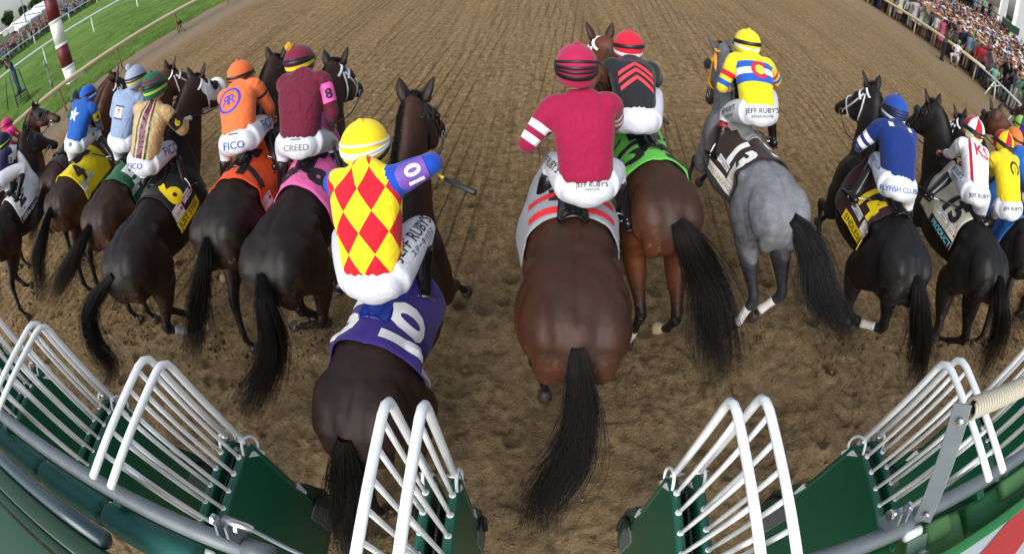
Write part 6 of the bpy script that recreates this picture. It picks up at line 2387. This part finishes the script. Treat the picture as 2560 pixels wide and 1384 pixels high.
# ------------------------------------------------------------------ spectators
def crowd_person(pose, dress, hat, seed):
    """small standing figure facing +y (5 slots: skin, top, bottom, hair, extra)"""
    g = np.random.default_rng(seed)
    P_ = []

    def add(vf, m): P_.append((vf, m))
    hz = {'crouch': .52, 'kneel': .50}.get(pose, .92)
    lean = .06 if pose in ('phone', 'camera') else .0
    sh = np.array([0, .03 + lean, hz + .50])
    up = (0, 1, .02)
    if pose == 'crouch':
        for s in (1, -1):
            add(loft([(s * .10, -.05, .50, .10, .10), (s * .20, .28, .50, .075, .08), (s * .17, .16, .28, .055, .06), (s * .15, .02, .08, .045, .05)], up=(1, 0, 0), seg=8, sub=3), 2 if True else 0)
            add(loft([(s * .15, -.02, .05, .04, .04), (s * .15, .18, .04, .04, .03)], up=(0, 0, 1), seg=8, sub=1), 3)
    elif pose == 'kneel':
        add(loft([(.1, 0, .5, .10, .10), (.12, .34, .46, .075, .08), (.12, .32, .05, .05, .05)], up=(1, 0, 0), seg=8, sub=3), 2)
        add(loft([(-.1, 0, .5, .10, .10), (-.12, .10, .10, .075, .08), (-.12, -.35, .08, .05, .05)], up=(1, 0, 0), seg=8, sub=3), 2)
    elif dress:
        add(loft([(0, 0, .95, .16, .11), (0, 0, .75, .21, .15), (0, 0, .48, .25, .18)], up=up, seg=12, sub=3, cap=.05), 1)
        for s in (1, -1):
            add(tube(np.array([(s * .09, 0, .55), (s * .09, -.01, .3), (s * .09, 0, .04)]), np.array([.06, .05, .035]), 8, 2, up=up), 0)
    else:
        for s in (1, -1):
            add(loft([(s * .09, 0, .95, .10, .11), (s * .10, .01, .5, .07, .08), (s * .11, 0, .06, .06, .065)], up=up, seg=9, sub=3), 2)
            add(loft([(s * .11, -.05, .035, .045, .035), (s * .115, .16, .03, .04, .025)], up=(0, 0, 1), seg=8, sub=1), 3)
    add(loft([(0, 0, hz - .02, .155, .11), (0, .01 + lean * .3, hz + .2, .15, .11), (0, .02 + lean * .8, hz + .40, .19, .12), (0, .03 + lean, hz + .52, .14, .08), (0, .03 + lean, hz + .56, .06, .05)], up=up, seg=12, sub=3), 1)
    hc = np.array([0, .06 + lean, hz + .70])
    add(tube(np.array([(0, .03 + lean, hz + .52), hc]), .05, 8), 0)
    add(ball(hc, (.078, .095, .115), 12, 8), 0)
    add(ball(hc + [0, .095, -.01], (.014, .02, .022), 6, 5), 0)
    if hat == 'cap':
        add(ball(hc + [0, -.005, .045], (.086, .105, .085), 12, 8), 4)
        add(ball(hc + [0, .12, .05], (.07, .07, .012), 10, 6), 4)
    elif hat == 'wide':
        add(ball(hc + [0, 0, .065], (.09, .10, .085), 12, 8), 4)
        add(loft([(*(hc + [0, 0, .055]), .24, .25), (*(hc + [0, 0, .075]), .23, .24)], up=up, seg=16, sub=1, cap=.02), 4)
    else:
        add(ball(hc + [0, -.022, .03], (.088, .098, .105), 12, 8), 3)
        if dress:
            add(ball(hc + [0, -.06, -.08], (.085, .05, .15), 10, 7), 3)
    for s in (1, -1):
        S_ = sh + [s * .18, 0, 0]
        if pose == 'phone':
            E_, H_ = S_ + [s * .06, .16, -.10], np.array([s * .06, .36 + lean, hz + .74])
        elif pose == 'camera':
            E_, H_ = S_ + [s * .10, .12, -.20], np.array([s * .07, .22 + lean, hz + .66])
        elif pose == 'wave' and s > 0:
            E_, H_ = S_ + [s * .10, .05, .22], S_ + [s * .06, .08, .50]
        elif pose == 'cheer':
            E_, H_ = S_ + [s * .12, .04, .22], S_ + [s * .10, .08, .48]
        elif pose in ('crouch', 'kneel'):
            E_, H_ = S_ + [s * .10, .14, -.22], np.array([s * .08, .34, hz + .22])
        else:
            E_, H_ = S_ + [s * .06, -.02, -.28], S_ + [s * .05, .10, -.52]
        bare = dress or g.random() < .45
        add(tube(np.array([S_ - [s * .03, 0, 0], S_ * .5 + E_ * .5]), np.array([.058, .05]), 8), 1)
        add(tube(np.array([S_ * .5 + E_ * .5, E_, H_]), np.array([.044, .04, .032]), 8, 2), 0 if bare else 1)
        add(ball(H_, (.035, .035, .045), 8, 6), 0)
    if pose == 'phone':
        add(box((0, .38 + lean, hz + .78), (.16, .012, .085)), 4 if hat is None else 3)
    if pose == 'camera':
        add(box((0, .20 + lean, hz + .69), (.15, .08, .11)), 3)
        add(tube(np.array([(0, .22 + lean, hz + .69), (0, .42 + lean, hz + .67)]), .045, 10), 3)
    v, f = cat_vf(*[a for a, _ in P_])
    mi = []
    for a, m in P_:
        mi += [m] * len(a[1])
    return v, f, mi


def cm(name, rgb, **k):
    return paint('crowd_' + name, tuple(.8 * q for q in lin(rgb)), .75, .12, 6, bump=0, spec=.25)


TOPS = [('white', (225, 225, 228)), ('pale blue', (150, 180, 215)), ('navy', (35, 42, 75)), ('pink', (235, 120, 165)), ('red', (190, 45, 50)), ('black', (28, 28, 32)), ('mint', (140, 200, 175)), ('orange', (235, 120, 50)), ('lilac', (175, 160, 205)),
        ('grey', (120, 122, 128)), ('royal blue', (40, 75, 185)), ('cream', (225, 215, 190)), ('coral', (230, 125, 110)), ('magenta', (210, 45, 140)), ('sage green', (130, 150, 120))]
BOTS = [('tan', (165, 145, 115)), ('dark', (30, 32, 40)), ('denim', (70, 90, 125)), ('white', (205, 205, 205)), ('grey', (95, 97, 100))]
HAIRS = [('dark', (38, 28, 22)), ('brown', (75, 52, 35)), ('fair', (165, 135, 85)), ('black', (20, 18, 18))]
HATS = [('white', (230, 228, 222)), ('straw', (205, 180, 130)), ('pink', (240, 130, 180)), ('blue', (60, 110, 195)), ('black', (25, 25, 28)), ('lime', (120, 180, 70)), ('orange', (235, 120, 50)), ('red', (200, 50, 55))]
SKINS = [cm('skin_a', (178, 134, 112)), cm('skin_b', (158, 112, 90)), cm('skin_c', (105, 72, 55))]
TOPM = [(n, cm('top_' + n.replace(' ', '_'), c)) for n, c in TOPS]
BOTM = [(n, cm('bottom_' + n, c)) for n, c in BOTS]
HAIRM = [(n, cm('hair_' + n, c)) for n, c in HAIRS]
HATM = [(n, cm('hat_' + n, c)) for n, c in HATS]
PROTO = {}


def proto(pose, dress, hat):
    key = (pose, dress, hat)
    if key not in PROTO:
        v, f, mi = crowd_person(pose, dress, hat, len(PROTO))
        me = bpy.data.meshes.new('person')
        me.from_pydata(v.tolist(), [], [tuple(int(i) for i in q) for q in f])
        for k in range(5):
            me.materials.append(SKINS[0])
        me.polygons.foreach_set('material_index', np.array(mi, dtype=np.int32))
        me.polygons.foreach_set('use_smooth', np.ones(len(mi), dtype=bool))
        me.update()
        PROTO[key] = me
    return PROTO[key]


def place_person(pos, face, pose, dress, hat, mats, label, group, sc=1.0):
    o = bpy.data.objects.new('person', proto(pose, dress, hat))
    C.objects.link(o)
    o.location = pos
    o.rotation_euler = (0, 0, face)
    o.scale = (sc, sc, sc)
    for k, m in enumerate(mats):
        o.material_slots[k].link = 'OBJECT'
        o.material_slots[k].material = m
    tag(o, label, 'spectator', group)
    return o


g = np.random.default_rng(5)
# right rail: two cream runs and a white trestle run
RZ = .86
ra, rb, rc = gat(2211, 0, RZ), gat(2351, 88, RZ), gat(2462, 172, RZ)
PR = float(np.mean([w2pq(v)[0] for v in (ra, rb, rc)]))
q0, q1 = w2pq(rc)[1], w2pq(ra)[1]
zr = float(zg(PR))
RB = tuple(pq2w(PR, q0, 0))
rr = empty('track_rail', RB)
tag(rr, 'cream painted rail on the right with spectators packed behind it', 'rail')
mk('rail_top', loft([(*pq2w(PR, q, zr + RZ), .12, .085) for q in np.linspace(q0, 75, 24)], up=(0, 0, 1), seg=14, sub=1, power=3), CREAM, rr, RB)
for q in np.arange(q0 + .6, 60, 2.9):
    mk('post', tube(np.array([pq2w(PR + .02, q, zr - .05), pq2w(PR, q, zr + RZ - .03)]), .045, 10), CREAM, rr, RB)
wa, wb = gat(2474, 186, RZ), gat(2580, 290, RZ)
pw = [w2pq(wa), w2pq(wb)]
RB = (*wa[:2], 0)
rw = empty('trestle_rail', RB)
tag(rw, 'short white trestle rail on splayed legs in front of the photographers', 'rail')
mk('rail_top', box((wa + wb) / 2, (np.linalg.norm(wb - wa) + 3, .12, .06), R=[nrm(wb - wa), nrm(np.cross([0, 0, 1], nrm(wb - wa))), (0, 0, 1)], bev=.01), WHITEP, rw, RB)
dw = nrm((wb - wa) * [1, 1, 0])
nw = np.array([-dw[1], dw[0], 0])
if nw[0] > 0: nw = -nw
for t_ in (.16, .75, 1.3):
    c = wa + (wb - wa) * t_
    for s in (1, -.6):
        fo = c + nw * .42 * s
        fo = np.array([fo[0], fo[1], float(zg(w2pq(fo)[0]))])
        mk('leg', box((c + fo) / 2 - [0, 0, .02], (.07, .045, np.linalg.norm(c - fo)), R=[dw, nrm(np.cross(nrm(c - fo), dw)), nrm(c - fo)]), WHITEP, rw, RB)
    br = c - [0, 0, .0] + dw * .55
    lo_ = c * .5 + (c + nw * .42 - [0, 0, .80]) * .5
    mk('brace', tube(np.array([lo_, br]), .028, 8), WHITEP, rw, RB)

cand = []
ROW = 0
p = PR + .50
while p < 62:
    q = 4.0
    while q < 66:
        cand.append((p + g.normal(0, .12), q + g.normal(0, .10)))
        q += .56 if p < PR + 6 else .66
    p += .62 if p < PR + 6 else .74


def right_z(p):
    return float(np.interp(p, [PR, PR + 3, 30, 62], [zr, zr + .05, zr + .55, zr + 1.2]))


def visible(v, m=60):
    d = CM.transposed() @ (Vector(v) - O)
    d.normalize()
    th = math.acos(max(-1, min(1, -d.z)))
    r = 2 * LENS_PX * math.sin(th / 2)
    hh = math.hypot(d.x, d.y)
    x, y = LCX + r * d.x / hh, LCY - r * d.y / hh
    return -m < x < 2560 + m and -m < y < 1384, x, y


sel = []
for (p, q) in cand:
    v = pq2w(p, q, right_z(p))
    ok, x, y = visible(v + [0, 0, 1.4])
    if ok:
        sel.append((float(np.linalg.norm(v - [0, 0, CAM_H])), p, q, v, x, y))
sel.sort(key=lambda t: t[0])
# on the near bit beside the trestle rail photographers crouch and kneel
used_labels = {}
rest = []
NIND = 285
for i, (dist_, p, q, v, x, y) in enumerate(sel):
    face = math.pi * .5 + TA * -1 + g.normal(0, .25)         # looking across the track
    face = math.atan2(-v[0], 0 * v[1] + .0) if False else math.pi / 2 + .25 + g.normal(0, .3)
    near = q < q0 - .3 and p < PR + 2.2
    pose = g.choice(['camera', 'kneel', 'crouch', 'camera']) if near else g.choice(['watch', 'phone', 'phone', 'wave', 'cheer', 'camera', 'watch'], p=[.22, .2, .18, .12, .06, .08, .14])
    dress = bool(g.random() < .35) and not near
    hat = None if g.random() < .5 else ('wide' if (dress or g.random() < .4) else 'cap')
    if near: hat = 'cap' if g.random() < .4 else None
    tn_i = int(g.choice(len(TOPS), p=np.array([11, 6, 8, 3, 1.6, 8, 1.5, .8, 2, 5, 1.7, 3, 1, .9, 1.5]) / 55.0))
    if near: tn_i = int(g.choice([5, 2, 9, 10, 0, 6, 5]))
    bn, hn_, tnh, sk = int(g.integers(len(BOTS))), int(g.integers(len(HAIRS))), int(g.choice(8, p=[.42, .26, .07, .07, .1, .03, .03, .02])), int(g.choice(3, p=[.5, .38, .12]))
    sc = float(g.uniform(1.0, 1.16))
    if i < NIND:
        if dist_ < 2: continue
        what = 'dress' if dress else 'top'
        word = {'watch': 'arms down', 'phone': 'phone raised', 'wave': 'one arm up', 'cheer': 'both arms up', 'camera': 'aiming a camera', 'kneel': 'kneeling', 'crouch': 'crouching'}[pose]
        hatw = '%s %s' % (HATS[tnh][0], {'cap': 'cap', 'wide': 'wide hat'}[hat]) if hat else '%s hair' % HAIRS[hn_][0]
        row = int((p - PR) / .62)
        rw_ = 'at the right rail' if row == 0 else 'close behind right rail' if row < 4 else 'deep in right crowd'
        if near: rw_ = 'behind white trestle rail'
        lab = '%s %s, %s, %s, %s' % (TOPS[tn_i][0], what, hatw, word, rw_)
        place_person(tuple(v), face, pose, dress, hat, [SKINS[sk], TOPM[tn_i][1], BOTM[bn][1], HAIRM[hn_][1], HATM[tnh][1]], lab, 'spectators behind the right rail', sc)
    else:
        rest.append((v, face, pose, dress, hat, sk, tn_i, bn, hn_, tnh, sc))


def crowd_mass(name, people):
    mats = SKINS + [m for _, m in TOPM] + [m for _, m in BOTM] + [m for _, m in HAIRM] + [m for _, m in HATM]
    o1, o2, o3, o4 = 3, 3 + len(TOPM), 3 + len(TOPM) + len(BOTM), 3 + len(TOPM) + len(BOTM) + len(HAIRM)
    Vs, Fs, Ms, k = [], [], [], 0
    for (v, face, pose, dress, hat, sk, tn_i, bn, hn_, tnh, sc) in people:
        me = proto(pose, dress, hat)
        n = len(me.vertices)
        co = np.empty(n * 3)
        me.vertices.foreach_get('co', co)
        co = co.reshape(-1, 3) * sc
        c, s = math.cos(face), math.sin(face)
        co = np.column_stack([co[:, 0] * c - co[:, 1] * s, co[:, 0] * s + co[:, 1] * c, co[:, 2]]) + np.asarray(v)
        Vs.append(co)
        mp = [sk, o1 + tn_i, o2 + bn, o3 + hn_, o4 + tnh]
        for pl in me.polygons:
            Fs.append(tuple(i + k for i in pl.vertices))
            Ms.append(mp[pl.material_index])
        k += n
    if not Vs: return
    o = mk(name, (np.concatenate(Vs), Fs), None, None, mats=mats, midx=Ms)
    tag(o, kind='stuff')


crowd_mass('crowd', rest[:900])
# the infield crowd: one far-off mass
inf = []
for i in range(1500):
    s = g.uniform(-12, 105)
    dd = 2.6 + 13 * g.random() ** 1.3
    v = v0 + d3 * s + n3_ * dd + np.array([0, 0, z3 + .02 + dd * .06])
    ok, x, y = visible(v + [0, 0, 1.4], 30)
    if not ok: continue
    face = math.atan2(-d3[0] * 0 + n3_[0], -n3_[1]) + math.pi * 0 + g.normal(0, .4)
    dress = bool(g.random() < .3)
    hat = None if g.random() < .5 else ('wide' if dress else 'cap')
    inf.append((v, face, g.choice(['watch', 'phone', 'wave', 'cheer']), dress, hat, int(g.choice(3)), int(g.choice(len(TOPS), p=np.array([12, 6, 6, 3, 3, 6, 2, 2, 2, 4, 2, 4, 1, .5, 3]) / 56.5)), int(g.integers(len(BOTS))), int(g.integers(len(HAIRS))), int(g.choice(8, p=[.42, .26, .07, .07, .1, .03, .03, .02])), float(g.uniform(.95, 1.08))))
crowd_mass('infield_crowd', inf)
print('crowd', len(sel), 'infield', len(inf))
# singled-out people
cr_ = gat(2414, 178)
pc_ = w2pq(cr_)
cr_ = pq2w(PR - .55, pc_[1] - .15, zg(PR - .55))
place_person(tuple(cr_), math.pi / 2 + .5, 'crouch', False, 'cap', [SKINS[1], cm('bright_white', (245, 245, 245)), BOTM[3][1], HAIRM[0][1], HATM[5][1]], 'man crouching on the dirt in a white shirt, white shorts and lime cap', None)
gs = gat(2352, 150)
place_person(tuple(gs), math.pi + .5, 'camera', False, None, [SKINS[1], cm('tweed', (105, 100, 88)), BOTM[1][1], HAIRM[0][1], HATM[4][1]], 'man in a grey tweed jacket leaning on the cream rail with his back turned', None)
# cameraman on a green step ladder behind the left rail
lb = gat(62, 262)
ld = float(np.hypot(lb[0], lb[1]))
LB = (*lb[:2], 0)
lad = empty('step_ladder', LB)
tag(lad, 'tall dark green step ladder behind the cream rail at the left edge', 'ladder')
lz = float(lb[2])
rt = nrm(np.array([lb[1], -lb[0], 0]))
fw = nrm(np.array([lb[0], lb[1], 0]))
topz = z_at(48, 232, ld + .3)
for s in (1, -1):
    mk('rail', tube(np.array([lb + rt * s * .34, lb + rt * s * .26 + fw * .5 + [0, 0, topz - lz + .9]]), .028, 8), DGREEN, lad, LB)
    mk('leg', tube(np.array([lb + rt * (s * .42 - .5) + fw * 1.2, lb + rt * (s * .26 - .2) + fw * .55 + [0, 0, topz - lz + .9]]), .024, 8), DGREEN, lad, LB)
for k in range(5):
    z_ = (topz - lz) * (k + .6) / 5.2
    a_ = fw * .5 * z_ / (topz - lz + .9)
    mk('rung', tube(np.array([lb + rt * .34 + a_ + [0, 0, z_], lb - rt * .34 + a_ + [0, 0, z_]]), .02, 8), DGREEN, lad, LB)
mk('platform', box(lb + fw * .55 + [0, 0, topz - lz - .03], (.7, .6, .05), R=[rt, fw, (0, 0, 1)], bev=.01), DGREEN, lad, LB)
SUIT = cm('blue_suit', (62, 82, 118))
place_person(tuple(lb + fw * .45 + np.array([0, 0, topz - lz])), math.atan2(lb[0], -lb[1]) + math.pi * 0 - 1.3, 'camera', False, None, [SKINS[1], SUIT, SUIT, HAIRM[0][1], HATM[4][1]], 'man in a blue suit on the green ladder aiming a camera', None, 1.0)
# grandstand piers, balcony and screen at the upper right
CONC = paint('pale_concrete', lin((202, 206, 204)), .7, .08, 1.2)
for (xa, xb, ybot, dd, lab) in ((2494, 2515, 62, 52, 'slim pale concrete grandstand pier left of the gap of sky'), (2533, 2585, 150, 40, 'broad pale concrete grandstand pier in the upper right corner')):
    a_, b_ = far(xa, 40, dd), far(xb, 40, dd)
    c = (a_ + b_) / 2
    w_ = np.linalg.norm((b_ - a_)[:2])
    rt_, fw_ = nrm((b_ - a_) * [1, 1, 0]), nrm(np.array([c[0], c[1], 0]))
    fw_ = nrm(fw_ - rt_ * (fw_ @ rt_))
    o = empty('grandstand_pier', (c[0], c[1], -1))
    tag(o, lab, 'pier')
    mk('shaft', box((c[0] + fw_[0] * w_ * .5, c[1] + fw_[1] * w_ * .5, 7), (w_, w_ * 1.0, 18), R=[rt_, fw_, (0, 0, 1)], bev=.05), CONC, o, (c[0], c[1], -1), smooth=False)
    mk('corner_trim', box((c[0] - rt_[0] * w_ * .40, c[1] - rt_[1] * w_ * .40, 7), (w_ * .18, .08, 18), R=[rt_, fw_, (0, 0, 1)], bev=.01), WHITEP, o, (c[0], c[1], -1), smooth=False)
    if dd == 40:
        s_ = far(2536, 74, dd - .25)
        mk('sign', box(s_, (.9, .06, .55), R=[rt_, fw_, (0, 0, 1)], bev=.01), DGREEN, o, (c[0], c[1], -1), smooth=False)
a_, b_ = far(2503, 62, 50), far(2530, 88, 44)
c = (a_ + b_) / 2
o = empty('screen_fence', tuple(c))
tag(o, 'dark green screen between the two pale grandstand piers', 'fence')
rt_ = nrm((b_ - a_) * [1, 1, 0])
fw_ = np.array([-rt_[1], rt_[0], 0])
w_ = np.linalg.norm((b_ - a_)[:2])
mk('screen', box((c[0], c[1], c[2] - .2), (w_, .06, 2.0), R=[rt_, fw_, (0, 0, 1)]), DGREEN, o, tuple(c), smooth=False)
mk('top_bar', box((c[0], c[1], c[2] + .85), (w_, .10, .12), R=[rt_, fw_, (0, 0, 1)]), CONC, o, tuple(c), smooth=False)
make_tree(far(2524, 62, 90), 1.7, 'green tree seen through the gap between the grandstand piers', 9, 2, base_z=-1, n=1600)
a_, b_ = far(2425, -6, 46), far(2497, 52, 46)
c = (a_ + b_) / 2
rt_ = nrm((b_ - a_) * [1, 1, 0])
fw_ = nrm(np.array([c[0], c[1], 0]))
fw_ = nrm(fw_ - rt_ * (fw_ @ rt_))
w_ = np.linalg.norm((b_ - a_)[:2])
o = empty('balcony', tuple(c))
tag(o, 'grey grandstand balcony with a dark railing above the right crowd', 'balcony')
zb = float(far(2470, 40, 46)[2]) - .5
mk('slab', box((c[0] + fw_[0] * 2, c[1] + fw_[1] * 2, zb), (w_ + 30, 4, .35), R=[rt_, fw_, (0, 0, 1)], bev=.02), CONC, o, tuple(c), smooth=False)
for k in range(7):
    q = c - rt_ * (k * 2.2 - w_ / 2 + .5)
    mk('railing_post', tube(np.array([[q[0], q[1], zb + .1], [q[0], q[1], zb + 1.1]]), .04, 6), DGREEN, o, tuple(c))
mk('railing', tube(np.array([[*(c - rt_ * 15)[:2], zb + 1.1], [*(c + rt_ * w_ / 2)[:2], zb + 1.1]]), .05, 8), DGREEN, o, tuple(c))
bal = []
for i in range(70):
    q = c + rt_ * (w_ / 2 - .4 - g.uniform(0, 14)) + fw_ * g.uniform(.4, 3.6)
    bal.append(((q[0], q[1], zb + .17), math.pi / 2 + .3 + g.normal(0, .4), 'watch', bool(g.random() < .4), None if g.random() < .6 else 'wide', int(g.choice(3)), int(g.choice([2, 5, 6, 1, 14, 9])), 1, int(g.integers(len(HAIRS))), int(g.integers(len(HATS))), 1.0))
crowd_mass('balcony_crowd', bal)
